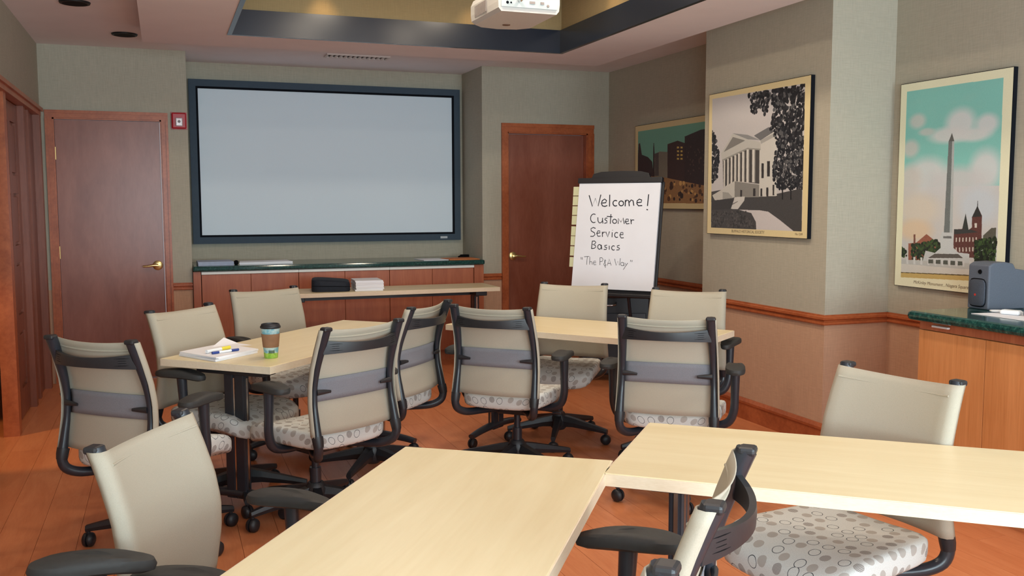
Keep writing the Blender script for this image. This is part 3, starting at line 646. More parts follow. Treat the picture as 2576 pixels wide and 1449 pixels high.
# ------------------------------------------------------------------ tables
def make_table(name, cx, cy, rz, label, cat='table', L=1.54, W=0.61, group=None, Lm=0.15):
    t = empty(name, (cx, cy, 0), rz); tag(t, label, cat, group)
    th = 0.034; zt = 0.737
    g = G(); g.box((-L/2+0.001, -W/2+0.001, zt-th+0.001), (L/2-0.001, W/2-0.001, zt), bev=0.0015)
    g.build('tabletop', MAPLE, t)
    g = G(); e = 0.0025; z0, z1 = zt-th, zt-0.002
    g.box((-L/2-e, -W/2-e, z0), (L/2+e, -W/2+0.001, z1)); g.box((-L/2-e, W/2-0.001, z0), (L/2+e, W/2+e, z1)); g.box((-L/2-e, -W/2, z0), (-L/2+0.001, W/2, z1)); g.box((L/2-0.001, -W/2, z0), (L/2+e, W/2, z1))
    g.build('edge_band', MAPLE_EDGE, t)
    G().box((-L/2+0.16, -0.02, zt-th-0.045), (L/2-0.16, 0.02, zt-th-0.001)).build('under_rail', BLACK, t)
    for s in (-1, 1):
        x = s*(L/2-Lm); lg = empty('leg'); lg.parent = t; lg.location = (x, 0, 0)
        g = G(); g.box((-0.022, -0.056, 0.07), (0.022, -0.004, zt-th-0.04), bev=0.006); g.box((-0.022, 0.004, 0.07), (0.022, 0.056, zt-th-0.04), bev=0.006); g.box((-0.016, -0.0045, 0.07), (0.016, 0.0045, zt-th-0.04)); g.build('column', BLACKTUBE, lg)
        g = G(); g.box((-0.0195, -0.0035, 0.10), (-0.0165, 0.0035, zt-th-0.06)); g.box((0.0165, -0.0035, 0.10), (0.0195, 0.0035, zt-th-0.06)); g.box((-0.006, -0.060, 0.10), (0.006, -0.0555, zt-th-0.06)); g.build('chrome_strip', CHROME, lg)
        g = G(); g.box((-0.05, -0.19, zt-th-0.04), (0.05, 0.19, zt-th-0.001), bev=0.005); g.build('top_bracket', BLACK, lg)
        g = G(); g.tube([(0, -W/2+0.04, 0.07), (0, -W/2+0.14, 0.085), (0, 0, 0.095), (0, W/2-0.14, 0.085), (0, W/2-0.04, 0.07)], [0.02, 0.024, 0.028, 0.024, 0.02], 12, sq=(0.8, 1.1), smoothpts=4); g.build('foot', BLACKTUBE, lg)
        for q in (-1, 1):
            M = T(0, q*(W/2-0.05), 0.029) @ Matrix.Rotation(PI/2, 4, 'Y')
            g = G(); g.lathe([(0.0, -0.022), (0.022, -0.021), (0.029, -0.014), (0.029, -0.004), (0.02, -0.003), (0.02, 0.003), (0.029, 0.004), (0.029, 0.014), (0.022, 0.021), (0, 0.022)], 18, 0, M, caps=False); g.box((-0.008, q*(W/2-0.05)-0.008, 0.04), (0.008, q*(W/2-0.05)+0.008, 0.07)); g.build('caster', BLACK, lg)
    return t
R = math.radians
make_table('training_table', 0.458, 1.850, R(-124.8), 'empty maple table in the foreground running to the bottom edge of the photo')
make_table('training_table', 1.858, 1.943, R(-39.9), 'empty maple table in the right foreground running out of the right edge')
make_table('training_table', 0.715, 4.962, R(47.2), 'maple table on the left with the paper cup and papers on it')
make_table('training_table', 2.258, 4.888, R(-52.4), 'empty maple table behind the two middle chairs, in front of the flip chart')
make_table('side_table', 1.75, 7.745, 0.0, 'narrow maple table against the far cabinets holding the black bag', L=1.83, W=0.46)

# ------------------------------------------------------------------ chairs
VBLACK = plain('black_recess', srgb(14, 14, 16), 0.9, 0.1)
PROF = [(-0.288, 0.934), (-0.276, 0.905), (-0.252, 0.84), (-0.226, 0.76), (-0.212, 0.68), (-0.214, 0.60), (-0.226, 0.53), (-0.237, 0.47)]
def prof_y(z):
    P = PROF
    if z >= P[0][1]: return P[0][0]
    for (ya, za), (yb, zb) in zip(P, P[1:]):
        if za >= z >= zb: return yb+(ya-yb)*(z-zb)/(za-zb)
    return P[-1][0]
def half_w(z): return 0.217-0.017*min(1, max(0, (z-0.47)/0.45))
def base_parts(t):
    ox, oy = 0.0, 0.07
    G().box((-0.09, -0.09+oy, 0.325), (0.09, 0.15, 0.392), bev=0.012).build('tilt_mechanism', BLACK, t)
    G().lathe([(0.026, 0.10), (0.026, 0.24), (0.017, 0.24), (0.017, 0.33)], 16, 0, T(ox, oy, 0)).build('gas_lift', BLACKTUBE, t)
    G().lathe([(0.036, 0.065), (0.05, 0.08), (0.052, 0.145), (0.034, 0.172)], 20, 0, T(ox, oy, 0)).build('hub', BLACK, t)
    G().tube([(0.06, 0.04, 0.36), (0.16, 0.05, 0.352), (0.235, 0.05, 0.345)], 0.006, 8).box((0.215, 0.03, 0.338), (0.265, 0.07, 0.352), bev=0.004).build('tilt_lever', BLACK, t)
def base_legs(t, ang, meshes={}):
    """five legs, each with its caster; ang = world-independent local angle of the first one"""
    if not meshes:
        g = G(); n = 6
        prof = [(0.035, 0.085, 0.155, 0.027), (0.10, 0.088, 0.143, 0.024), (0.20, 0.080, 0.120, 0.020), (0.295, 0.070, 0.098, 0.016), (0.318, 0.066, 0.092, 0.014)]
        vs = []
        for x, z0, z1, w in prof: vs += [(x, -w*0.7, z0), (x, -w, (z0+z1)/2), (x, -w*0.7, z1), (x, w*0.7, z1), (x, w, (z0+z1)/2), (x, w*0.7, z0)]
        fs = [tuple(range(5, -1, -1)), tuple(24+i for i in range(6))]
        for r in range(4):
            for i in range(6): fs.append((r*6+i, r*6+(i+1) % 6, (r+1)*6+(i+1) % 6, (r+1)*6+i))
        g.add(vs, fs); o = g.build('base_leg', BLACK, t); meshes['leg'] = o.data; bpy.data.objects.remove(o)
        g = G(); M = T(0, 0, 0.031) @ Matrix.Rotation(PI/2, 4, 'X')
        g.lathe([(0.0, -0.026), (0.016, -0.025), (0.027, -0.019), (0.031, -0.010), (0.031, -0.004), (0.022, -0.003), (0.022, 0.003), (0.031, 0.004), (0.031, 0.010), (0.027, 0.019), (0.016, 0.025), (0, 0.026)], 18, 0, M, caps=False)
        g.lathe([(0.008, 0.05), (0.008, 0.085)], 10); o = g.build('caster', BLACK, t); meshes['caster'] = o.data; bpy.data.objects.remove(o)
    for k in range(5):
        l = bpy.data.objects.new('base_leg', meshes['leg']); COL.objects.link(l); l.parent = t
        a = ang+k*2*PI/5; l.location = (0, 0.07, 0); l.rotation_euler = (0, 0, a)
        c = bpy.data.objects.new('caster', meshes['caster']); COL.objects.link(c); c.parent = l; c.location = (0.308, 0, 0); c.rotation_euler = (0, 0, (k*1.7+ang*3) % PI)
def seat_part(t):
    g_v, g_f, uvs = [], [], []
    N = 56
    def outline(th, r=1.0):
        c, s = math.cos(th), math.sin(th); p = 6.0
        q = (abs(c)**p+abs(s)**p)**(-1/p)
        x, y = c*q, s*q
        hw = 0.232+0.018*y; return (x*hw*r, 0.035+y*0.247*r, x, y)
    rings = [(0.0, 0), (0.3, 0), (0.55, 0), (0.78, 0), (0.91, -0.001), (0.965, -0.004), (0.99, -0.011), (1.0, -0.022), (1.0, -0.052), (0.99, -0.066), (0.96, -0.075)]
    arc = 0; prev = None; ring_i = []
    for ri, (r, dz) in enumerate(rings):
        if ri: arc += math.hypot((r-rings[ri-1][0])*0.24, dz-rings[ri-1][1])
        ids = []
        for k in range(N if ri else 1):
            th = 2*PI*k/N; x, y, nx, ny = outline(th, r)
            yy = (y-0.035)/0.247
            z = 0.468+dz+0.010*(r*r)*(abs(nx)**2)*(1 if r < 0.95 else 0.9) - 0.028*max(0, yy-0.35)**2/0.42*1.6 + 0.004*yy*0
            ids.append(len(g_v)); g_v.append((x, y, z))
            s = arc/0.24 if r > 0 else 0
            x2, y2, _, _ = outline(th, s); uvs.append((x2+3, y2+3))
        ring_i.append(ids)
    for k in range(N): g_f.append((ring_i[0][0], ring_i[1][k], ring_i[1][(k+1) % N]))
    for ri in range(1, len(rings)-1):
        for k in range(N): g_f.append((ring_i[ri][k], ring_i[ri+1][k], ring_i[ri+1][(k+1) % N], ring_i[ri][(k+1) % N]))
    g_f.append(tuple(ring_i[-1][::-1]))
    me = bpy.data.meshes.new('seat'); me.from_pydata(g_v, [], g_f); u = me.uv_layers.new(name='UVMap')
    for l in me.loops: u.data[l.index].uv = uvs[l.vertex_index]
    link('seat', me, t, SEATFAB, True)
    g = G(); vs = []; 
    for r, z in ((0.93, 0.401), (0.90, 0.392), (0.55, 0.378)):
        for k in range(32): x, y, _, _ = outline(2*PI*k/32, r); vs.append((x, y, z-0.02*max(0, (y-0.1))))
    fs = [tuple(range(31, -1, -1)), tuple(64+i for i in range(32))]
    for r in range(2):
        for k in range(32): fs.append((r*32+k, r*32+(k+1) % 32, (r+1)*32+(k+1) % 32, (r+1)*32+k))
    g.add(vs, fs); g.build('seat_shell', BLACK, t)
def back_parts(t):
    # fabric
    zs = [0.47+i*(0.927-0.47)/16 for i in range(17)]; vs = []; nx = 17
    for z in zs:
        w = half_w(z); yp = prof_y(z); row = []
        row += [(-(w+0.020), yp-0.012, z), (-(w+0.024), yp+0.006, z), (-(w+0.016), yp+0.022, z)]
        for i in range(nx):
            x = -w+2*w*i/(nx-1); k = 1-(x/w)**2
            row.append((x, yp+0.026-0.030*k, z-(0.010*k if z > 0.9 else 0.0)))
        row += [((w+0.016), yp+0.022, z), ((w+0.024), yp+0.006, z), ((w+0.020), yp-0.012, z)]
        vs += row
    m = nx+6; fs = [(r*m+i, r*m+i+1, (r+1)*m+i+1, (r+1)*m+i) for r in range(len(zs)-1) for i in range(m-1)]
    me = bpy.data.meshes.new('back_mesh'); me.from_pydata(vs, [], fs); o = link('back_mesh', me, t, FABRIC, True)
    sd = o.modifiers.new('thickness', 'SOLIDIFY'); sd.thickness = 0.003; sd.offset = 0
    g = G(); z = 0.893; w = half_w(z); yp = prof_y(z)
    pts = [(x, yp+0.026-0.030*(1-(x/w)**2), z-0.008*(1-(x/w)**2)) for x in [-w+2*w*i/14 for i in range(15)]]
    g.tube(pts, 0.0042, 8); g.build('hem', FABRIC, t)
    # posts
    for s in (-1, 1):
        pts = [(s*half_w(z), prof_y(z)-0.002, z) for z in (0.930, 0.90, 0.84, 0.76, 0.68, 0.60, 0.53, 0.47)]
        rad = [0.0225, 0.022, 0.020, 0.0165, 0.0135, 0.0135, 0.016, 0.019]
        pts += [(s*0.219, -0.246, 0.43), (s*0.210, -0.232, 0.388), (s*0.180, -0.185, 0.364), (s*0.135, -0.10, 0.358), (s*0.08, -0.02, 0.356)]
        rad += [0.020, 0.0205, 0.020, 0.019, 0.018]
        bp = G().tube(pts, rad, 12, smoothpts=4).build('back_post', BLACKTUBE, t)
        G().box((s*0.2-0.0215, -0.309, 0.920), (s*0.2+0.0215, -0.272, 0.939), bev=0.007).build('post_cap', BLACK, bp)
        G().tube([(s*0.217, -0.237, 0.472), (s*0.2175, -0.243, 0.45), (s*0.218, -0.247, 0.428)], [0.0245, 0.024, 0.0215], 14).build('joint_sleeve', BLACK, bp)
        zz = 0.656; y = prof_y(zz)-0.012
        G().tube([(s*0.205, y, zz), (s*0.170, y-0.006, zz), (s*0.138, y-0.008, zz-0.002)], [0.013, 0.010, 0.006], 10, sq=(1, 0.7)).build('lumbar_knob', BLACK, t)
    # crossbar
    z = 0.852; w = 0.203; yp = prof_y(z); g = G(); vs = []; n = 21
    for i in range(n):
        x = -w+2*w*i/(n-1); k = 1-(x/w)**2; y = yp-0.008-0.062*k; h = 0.020+0.010*(1-k); th = 0.007
        vs += [(x, y+th, z-h-0.004*k), (x, y-th, z-h-0.004*k), (x, y-th*1.2, z), (x, y-th, z+h-0.006*k), (x, y+th, z+h-0.006*k)]
    fs = [tuple(range(5)), tuple((n-1)*5+i for i in range(4, -1, -1))]+[(r*5+i, r*5+(i+1) % 5, (r+1)*5+(i+1) % 5, (r+1)*5+i) for r in range(n-1) for i in range(5)]
    g.add(vs, fs, 0, True); cb = g.build('crossbar', BLACK, t)
    g = G()
    for s in (-1, 1):                       # moulded slots at both ends
        for q in range(4):
            pts = []
            for x in (0.182, 0.165, 0.148, 0.130): k = 1-(x/w)**2; pts.append((s*x, yp-0.008-0.062*k-0.0072, z+0.014-q*0.009-0.003*k))
            g.tube(pts, [0.0005, 0.0013, 0.0013, 0.0005], 6)
    g.build('slots', VBLACK, cb)
    # lumbar band just behind the mesh
    vs = []; n = 15; zz = [0.612, 0.635, 0.66, 0.685, 0.708]
    for z in zz:
        w = half_w(z)-0.004; yp = prof_y(z)
        for i in range(n): x = -w+2*w*i/(n-1); k = 1-(x/w)**2; vs.append((x, yp+0.014-0.026*k, z+0.004*k))
    fs = [(r*n+i, r*n+i+1, (r+1)*n+i+1, (r+1)*n+i) for r in range(len(zz)-1) for i in range(n-1)]
    me = bpy.data.meshes.new('lumbar_band'); me.from_pydata(vs, [], fs); o = link('lumbar_band', me, t, LUMBAR, True)
    sd = o.modifiers.new('thickness', 'SOLIDIFY'); sd.thickness = 0.003; sd.offset = 0
def arm_parts(t, sides=(-1, 1)):
    for s in sides:
        a = G().tube([(s*0.09, 0.03, 0.372), (s*0.19, 0.025, 0.372), (s*0.262, 0.015, 0.395), (s*0.290, 0.005, 0.455), (s*0.294, -0.004, 0.54), (s*0.295, -0.010, 0.655)],
                     [0.019, 0.020, 0.021, 0.0205, 0.020, 0.0235], 12, smoothpts=5).build('arm_post', BLACKTUBE, t)
        N = 30; vs = []
        for (r, z) in ((0.80, 0.652), (0.97, 0.657), (1.0, 0.668), (0.96, 0.680), (0.80, 0.687), (0.4, 0.689)):
            for k in range(N):
                th = 2*PI*k/N; c, q = math.cos(th), math.sin(th); p = 2.7; m_ = (abs(c)**p+abs(q)**p)**(-1/p)
                x = c*m_*0.045*(1-0.18*q*m_); y = q*m_*0.132
                vs.append((s*0.294+x*r-s*0.010*q, -0.015+y*r, z-0.010*max(0, q*m_)**2-0.004*(q*m_)**2))
        fs = [tuple(range(N-1, -1, -1)), tuple(5*N+i for i in range(N))]+[(r*N+k, r*N+(k+1) % N, (r+1)*N+(k+1) % N, (r+1)*N+k) for r in range(5) for k in range(N)]
        G().add(vs, fs, 0, True).build('arm_pad', PADMAT, a)
proto = {}
def make_chair(arms):
    t = empty('task_chair'); seat_part(t); back_parts(t); base_parts(t)
    if arms: arm_parts(t)
    return t
# (x, y, yaw deg, arms, base angle in world deg, label, dz)
CH = [
 (1.714, 4.641, -42.6, 1, 3, 'beige task chair seen from behind, middle of the photo, nearest the armless chair'),
 (2.298, 3.965, -37.2, 1, 180, 'beige mesh task chair seen from behind, just beyond the right foreground table'),
 (0.653, 4.236, 28.6, 1, 126, 'beige mesh task chair seen from behind beside the paper cup table, right of the cup'),
 (1.061, 4.852, 46.6, 1, 20, 'beige mesh task chair turned away at an angle, right behind the chair beside the cup'),
 (-0.088, 4.144, -41.3, 1, 167, 'beige mesh task chair seen from behind at the far left, below the left door'),
 (0.180, 2.420, -119.5, 1, 201, 'large pale task chair facing the camera in the left foreground', -0.058),
 (0.27, 4.757, -134.7, 1, 342, 'beige mesh task chair facing the camera behind the stack of papers'),
 (0.669, 5.622, -158.5, 1, 65, 'beige mesh task chair facing the camera behind the paper cup'),
 (2.283, 5.294, 141.2, 0, 25, 'beige armless task chair facing the camera, left of two in front of the flip chart'),
 (2.74, 4.68, 137.6, 1, 30, 'beige mesh task chair facing the camera by the wall pier, right of the flip chart'),
 (1.902, 2.295, 101.3, 0, 33, 'pale armless task chair pushed under the right foreground table, circle print seat showing', -0.022),
 (0.79, 1.70, 47.8, 1, 12, 'task chair seen edge-on at the bottom centre between the two front tables'),
 (0.307, 1.19, 48.0, 1, 50, 'task chair mostly below the bottom edge, only a post cap and mesh corner showing'),
 (-0.155, 1.895, -90.0, 1, 57, 'task chair off the left edge with one black arm pad showing at the bottom left'),
]
for (x, y, yaw, arms, ba, lab, *dz) in CH:
    if arms not in proto:
        t = make_chair(arms); proto[arms] = t
        src = None
    else:
        t = None
        src = proto[arms]
        t = empty('task_chair')
        for ch in [c for c in src.children if not c.name.startswith('base_leg')]: copy_tree(ch, t)
    t.location = (x, y, 0); t.rotation_euler = (0, 0, R(yaw)); base_legs(t, R(ba-yaw))
    if dz:
        for ch in t.children:
            if ch.name.split('.')[0] not in ('base_leg', 'hub', 'gas_lift'): ch.location.z += dz[0]
    tag(t, lab, 'chair', 'mesh task chairs around the tables')

# ------------------------------------------------------------------ flip chart
px, py, pz, pa, pt, pw, ph = 3.135, 6.331, 0.80, -0.875, 0.171, 0.661, 0.805
FM = T(px, py, pz) @ RZ(pa) @ Matrix.Rotation(-pt, 4, 'X')      # local x across, z up the board, -y towards the reader
t = empty('flip_chart_easel', (px, py, 0)); tag(t, 'black flip chart easel standing between the right door and the pier', 'easel')
inv = t.matrix_basis.inverted() if False else T(-px, -py, 0)
def eb(name, a, b, mat=BLACK, bev=0.004): return G().box(a, b, 0, inv @ FM, bev).build(name, mat, t)
eb('board', (-pw/2-0.005, 0.004, -0.03), (pw/2+0.022, 0.022, ph+0.01)); eb('clamp_bar', (-pw/2-0.012, -0.022, ph+0.001), (pw/2+0.012, 0.022, ph+0.042))
eb('marker_tray', (-pw/2-0.01, -0.07, -0.055), (pw/2+0.01, 0.02, -0.032))
g = G(); g.prism([(-0.24, 0), (0.24, 0), (0.225, 0.035), (0.16, 0.05), (0, 0.055), (-0.16, 0.05), (-0.225, 0.035)], -0.01, 0.01, 0, inv @ FM @ T(0, 0.012, ph+0.042) @ Matrix.Rotation(PI/2, 4, 'X')); g.build('top_handle', BLACK, t)
nrm = Vector((math.sin(pa), -math.cos(pa), 0)); ux = Vector((math.cos(pa), math.sin(pa), 0))
for s in (-1, 1):
    a = FM @ Vector((s*0.30, 0.03, 0.5)); b = Vector((px, py, 0))+ux*s*0.34+nrm*0.12; b.z = 0.0
    a2 = FM @ Vector((s*0.30, 0.03, -0.02)); G().tube([inv @ a, inv @ a2, inv @ b], 0.014, 10).build('leg', BLACKTUBE, t)
a = FM @ Vector((0, 0.04, 0.6)); b = Vector((px, py, 0))-nrm*0.52; G().tube([inv @ a, inv @ b], 0.013, 10).build('rear_leg', BLACKTUBE, t)
pad = empty('paper_pad', (px, py, 0)); tag(pad, 'white flip chart pad with the handwritten Welcome message', 'paper pad')
WPAPER = plain('white_paper', srgb(240, 240, 246), 0.7, 0.3, var=0.01, scale=8)
G().box((-pw/2, -0.014, 0), (pw/2, 0.003, ph), 0, inv @ FM).build('sheets', WPAPER, pad)
HF = hom([(229, 165), (1071, 169), (970, 1268), (165, 1268)], [(-pw/2, ph), (pw/2, ph), (pw/2, 0), (-pw/2, 0)])
def circ(cx, cy, rx, ry, a0=0, a1=360, n=14): return [(cx+rx*math.cos(R(a0+(a1-a0)*i/n)), cy+ry*math.sin(R(a0+(a1-a0)*i/n))) for i in range(n+1)]
LINES = {
 'handwriting_welcome': (8.0, [[(335, 295), (372, 418), (402, 330), (432, 415), (460, 290)], [(474, 382), (512, 378), (520, 355), (500, 338), (476, 355), (466, 385), (478, 412), (504, 418), (528, 408)], [(553, 292), (551, 420)], circ(612, 384, 25, 30, -50, -310), circ(672, 386, 24, 26), [(712, 418), (715, 350)], [(714, 372), (730, 350), (748, 358), (754, 416)], [(754, 376), (774, 350), (792, 358), (800, 412)], [(832, 380), (876, 374), (880, 352), (856, 342), (834, 360), (830, 390), (846, 412), (884, 410)], [(950, 292), (936, 415)], [(926, 450), (940, 456)]]),
 'handwriting_customer': (6.6, [circ(388, 545, 34, 46, -60, -300), [(430, 535), (433, 575), (446, 594), (466, 590), (478, 572), (480, 540)], [(480, 565), (484, 600)], [(530, 542), (508, 544), (502, 556), (524, 572), (526, 590), (498, 598)], [(566, 500), (560, 602)], [(524, 524), (582, 528)], circ(604, 576, 21, 22), [(640, 602), (642, 545), (668, 584), (692, 540), (702, 602)], [(716, 580), (744, 574), (742, 552), (722, 552), (712, 580), (726, 602), (754, 598)], [(768, 552), (772, 604)], [(770, 578), (782, 560), (802, 562)]]),
 'handwriting_service': (6.4, [[(408, 652), (384, 642), (360, 655), (362, 678), (396, 698), (402, 718), (384, 736), (354, 736)], [(424, 704), (454, 698), (452, 678), (434, 676), (420, 704), (434, 736), (460, 730)], [(478, 686), (480, 740)], [(480, 708), (492, 690), (506, 692)], [(514, 686), (534, 740), (552, 682)], [(580, 690), (578, 742)], [(582, 668), (584, 672)], circ(624, 718, 20, 26, -50, -310), [(662, 716), (690, 712), (688, 692), (668, 692), (656, 720), (670, 748), (696, 745)]]),
 'handwriting_basics': (6.2, [[(376, 784), (368, 862)], [(372, 786), (400, 784), (412, 798), (402, 814), (378, 820), (406, 828), (412, 846), (396, 860), (366, 864)], circ(450, 844, 18, 24), [(468, 822), (474, 870)], [(526, 824), (502, 830), (504, 842), (526, 852), (520, 868), (494, 870)], [(550, 830), (550, 870)], circ(592, 852, 18, 22, -50, -310), [(654, 824), (630, 830), (632, 844), (656, 856), (648, 870), (622, 872)]]),
 'handwriting_slogan': (3.6, [[(260, 955), (262, 978)], [(272, 955), (274, 980)], [(292, 950), (346, 944)], [(326, 947), (320, 1030)], [(352, 948), (350, 1028)], [(351, 1004), (366, 994), (376, 1004), (378, 1028)], [(388, 1010), (414, 1008), (410, 990), (394, 992), (388, 1014), (398, 1030), (418, 1026)], [(456, 955), (456, 1030)], [(454, 956), (476, 954), (488, 970), (480, 990), (456, 996)], [(518, 984), (500, 986), (504, 1004), (494, 1018), (504, 1038), (520, 1024)], [(508, 970), (512, 1056)], [(530, 1032), (550, 965), (570, 1030)], [(534, 1010), (562, 1008)], [(604, 962), (620, 1028), (636, 985), (652, 1026), (662, 955)], circ(680, 1012, 16, 17), [(694, 998), (698, 1032)], [(706, 1000), (718, 1026), (734, 1000), (708, 1040), (690, 1068)], [(764, 968), (762, 986)], [(778, 970), (776, 988)]]),
}
MARK = plain('marker_ink', srgb(38, 38, 48), 0.6, 0.3)
for nm, (wd, strokes) in LINES.items():
    g = G(); wl = wd*pw/842*0.64
    for st in strokes:
        p = [Vector(HF(q)) for q in st]; vs = []
        for i, q in enumerate(p):
            d_ = (p[min(i+1, len(p)-1)]-p[max(i-1, 0)]).normalized(); nn = Vector((-d_.y, d_.x))*wl
            vs += [inv @ FM @ Vector((q.x+nn.x, -0.0146, q.y+nn.y)), inv @ FM @ Vector((q.x-nn.x, -0.0146, q.y-nn.y))]
        g.add(vs, [(2*i, 2*i+1, 2*i+3, 2*i+2) for i in range(len(p)-1)])
    g.build(nm, MARK, pad)
TABM = plain('pale_yellow_paper', srgb(214, 212, 172), 0.7, 0.3, var=0.02)
for (y0, y1) in ((197, 295), (303, 402), (412, 508), (516, 612), (630, 728), (734, 832), (842, 940), (955, 1055)):
    xl = 160-(y0-197)*0.031; c = [HF((xl, y0)), HF((xl+72, y0+1)), HF((xl+70, y1)), HF((xl-3, y1))]
    g = G(); vs = [inv @ FM @ Vector((q[0], yy, q[1])) for yy in (-0.006, -0.004) for q in c]
    g.add(vs, [(3, 2, 1, 0), (4, 5, 6, 7), (0, 1, 5, 4), (1, 2, 6, 5), (2, 3, 7, 6), (3, 0, 4, 7)]); g.build('sticky_note', TABM, pad)
# black wheeled case behind the easel
t = empty('wheeled_case', (3.47, 6.95, 0), R(-22)); tag(t, 'black wheeled case with a chrome handle standing under the flip chart', 'case')
g = G(); g.box((-0.29, -0.16, 0.05), (0.29, 0.16, 0.70), bev=0.02); g.build('body', BLACK, t)
G().box((-0.30, -0.17, 0.68), (0.30, 0.17, 0.74), bev=0.012).build('lid', BLACK, t)
G().box((-0.24, -0.168, 0.12), (0.24, -0.158, 0.56), bev=0.004).build('front_panel', BLACKTUBE, t)
G().tube([(-0.13, -0.165, 0.63), (-0.13, -0.21, 0.63), (-0.02, -0.215, 0.63), (-0.0, -0.165, 0.645)], 0.007, 10, smoothpts=4).build('handle', CHROME, t)
for sx in (-0.25, 0.25):
    for sy in (-0.13, 0.13): G().lathe([(0.028, -0.012), (0.028, 0.012)], 16, 0, T(sx, sy, 0.028) @ Matrix.Rotation(PI/2, 4, 'Y')).build('caster', BLACK, t)

# ------------------------------------------------------------------ small things
# paper cup
t = empty('paper_cup', (0.448, 4.440, 0.7375)); tag(t, 'blue and green paper coffee cup with brown sleeve and black lid', 'cup')
def cupmat():
    M = Mat('cup_print', 0.45, 0.4); tc = M.n('ShaderNodeTexCoord'); sp = M.n('ShaderNodeSeparateXYZ'); M.l(tc.outputs['Object'], sp.inputs[0])
    nz = M.noise(M.coords(), 70, 3); z = M.math('ADD', sp.outputs[2], M.math('MULTIPLY', nz, 0.02))
    blue = M.ramp(M.noise(M.coords(), 40, 3), [(0.4, srgb(120, 186, 206)), (0.62, srgb(204, 226, 226))])
    M.col(M.mix(M.math('GREATER_THAN', z, 0.036), M.ramp(nz, [(0.4, srgb(140, 196, 70)), (0.65, srgb(180, 214, 100))]), blue)); return M.m
G().lathe([(0.029, 0), (0.031, 0.002), (0.0425, 0.142), (0.044, 0.144)], 32).build('cup_body', cupmat(), t)
G().lathe([(0.0350, 0.050), (0.0362, 0.052), (0.0420, 0.112), (0.0412, 0.113)], 32, caps=False).build('sleeve', plain('kraft_sleeve', srgb(150, 112, 86), 0.8, 0.2, var=0.08), t)
G().lathe([(0.0455, 0.138), (0.047, 0.141), (0.047, 0.146), (0.0435, 0.150), (0.041, 0.158), (0.037, 0.159), (0.036, 0.154), (0.0, 0.154)], 32, caps=False).build('lid', BLACK, t)
g = G(); 
for k in range(5): a = -1.9+k*0.16; g.box((-0.0022, -0.0003, 0.024), (0.0022, 0.0003, 0.038), 0, RZ(0) @ T(0.0345*math.cos(a), 0.0345*math.sin(a), 0) @ RZ(a+PI/2))
g.build('lettering', plain('cup_ink', srgb(70, 90, 60), 0.6), t)
# papers on the left table
def stack(name, label, quad, z, th, mat, cat, n=1, top=None, group=None):
    cx = sum(q[0] for q in quad)/4; cy = sum(q[1] for q in quad)/4
    t = empty(name, (cx, cy, z)); tag(t, label, cat, group)
    for i in range(n):
        a = (random.random()-0.5)*0.06; h = th/n; M = RZ(a) @ T((random.random()-0.5)*0.006, (random.random()-0.5)*0.006, i*h)
        G().prism([(q[0]-cx, q[1]-cy) for q in quad], 0.0003, h, 0, M).build('sheet' if n > 1 else 'sheets', mat, t)
    return t
t = stack('paper_stack', 'loose stack of white papers under two pens on the left table', [(0.050, 4.645), (0.206, 4.405), (0.405, 4.605), (0.252, 4.85)], 0.7375, 0.020, WPAPER, 'papers', 4)
g = G(); g.add([(-0.03, 0.10, 0.0203), (0.10, 0.20, 0.0203), (0.035, 0.23, 0.048), (0.16, 0.10, 0.0206)], [(0, 1, 2), (0, 3, 1)]); g.build('lifted_page', WPAPER, t)
def pen(name, label, a, b, r, parts):
    a, b = Vector(a), Vector(b); L = (b-a).length; t = empty(name, a); tag(t, label, 'pen'); q = (b-a).normalized()
    for nm, s0, s1, rr, mat in parts: G().tube([q*L*s0, q*L*s1], rr, 12).build(nm, mat, t)
PWH = plain('pen_white', srgb(236, 238, 240), 0.4, 0.4, var=0.01)
pen('highlighter', 'white highlighter pen with a yellow cap on the papers', (0.167, 4.53, 0.7675), (0.276, 4.632, 0.7675), 0.008, [('barrel', 0, 0.62, 0.0085, PWH), ('cap', 0.62, 1.0, 0.0088, plain('highlighter_yellow', srgb(236, 220, 70), 0.4))])
pen('marker_pen', 'white pen with blue ends lying on the papers', (0.190, 4.500, 0.7645), (0.312, 4.568, 0.7645), 0.006, [('barrel', 0.25, 0.72, 0.0055, PWH), ('tip', 0, 0.25, 0.0062, plain('pen_blue', srgb(40, 66, 140), 0.4)), ('cap', 0.72, 1.0, 0.0062, plain('pen_blue_cap', srgb(40, 66, 140), 0.4))])
# side table things
t = empty('laptop_bag', (1.265, 7.70, 0.7375), R(-8)); tag(t, 'black soft bag lying on the narrow far table', 'bag')
NAVY = plain('black_nylon', srgb(34, 38, 48), 0.7, 0.3, var=0.1, scale=60)
g = G(); vs = []; 
for z, s in ((0.0, 0.97), (0.012, 1.0), (0.070, 0.99), (0.088, 0.95), (0.094, 0.86)):
    for k in range(28):
        th = 2*PI*k/28; c, q = math.cos(th), math.sin(th); p = 6; m_ = (abs(c)**p+abs(q)**p)**(-1/p); vs.append((c*m_*0.155*s, q*m_*0.115*s, z+(0.006*q if z > 0.05 else 0)-(0.012*c if z > 0.05 else 0)))
g.add(vs, [tuple(range(27, -1, -1)), tuple(112+i for i in range(28))]+[(r*28+k, r*28+(k+1) % 28, (r+1)*28+(k+1) % 28, (r+1)*28+k) for r in range(4) for k in range(28)], 0, True); g.build('body', NAVY, t)
G().tube([(0.156*math.cos(x/14*2*PI), 0.116*math.sin(x/14*2*PI), 0.045) for x in range(0)] or [(-0.15, -0.118, 0.05), (0.15, -0.118, 0.042)], 0.002, 6).build('zip', VBLACK, t)
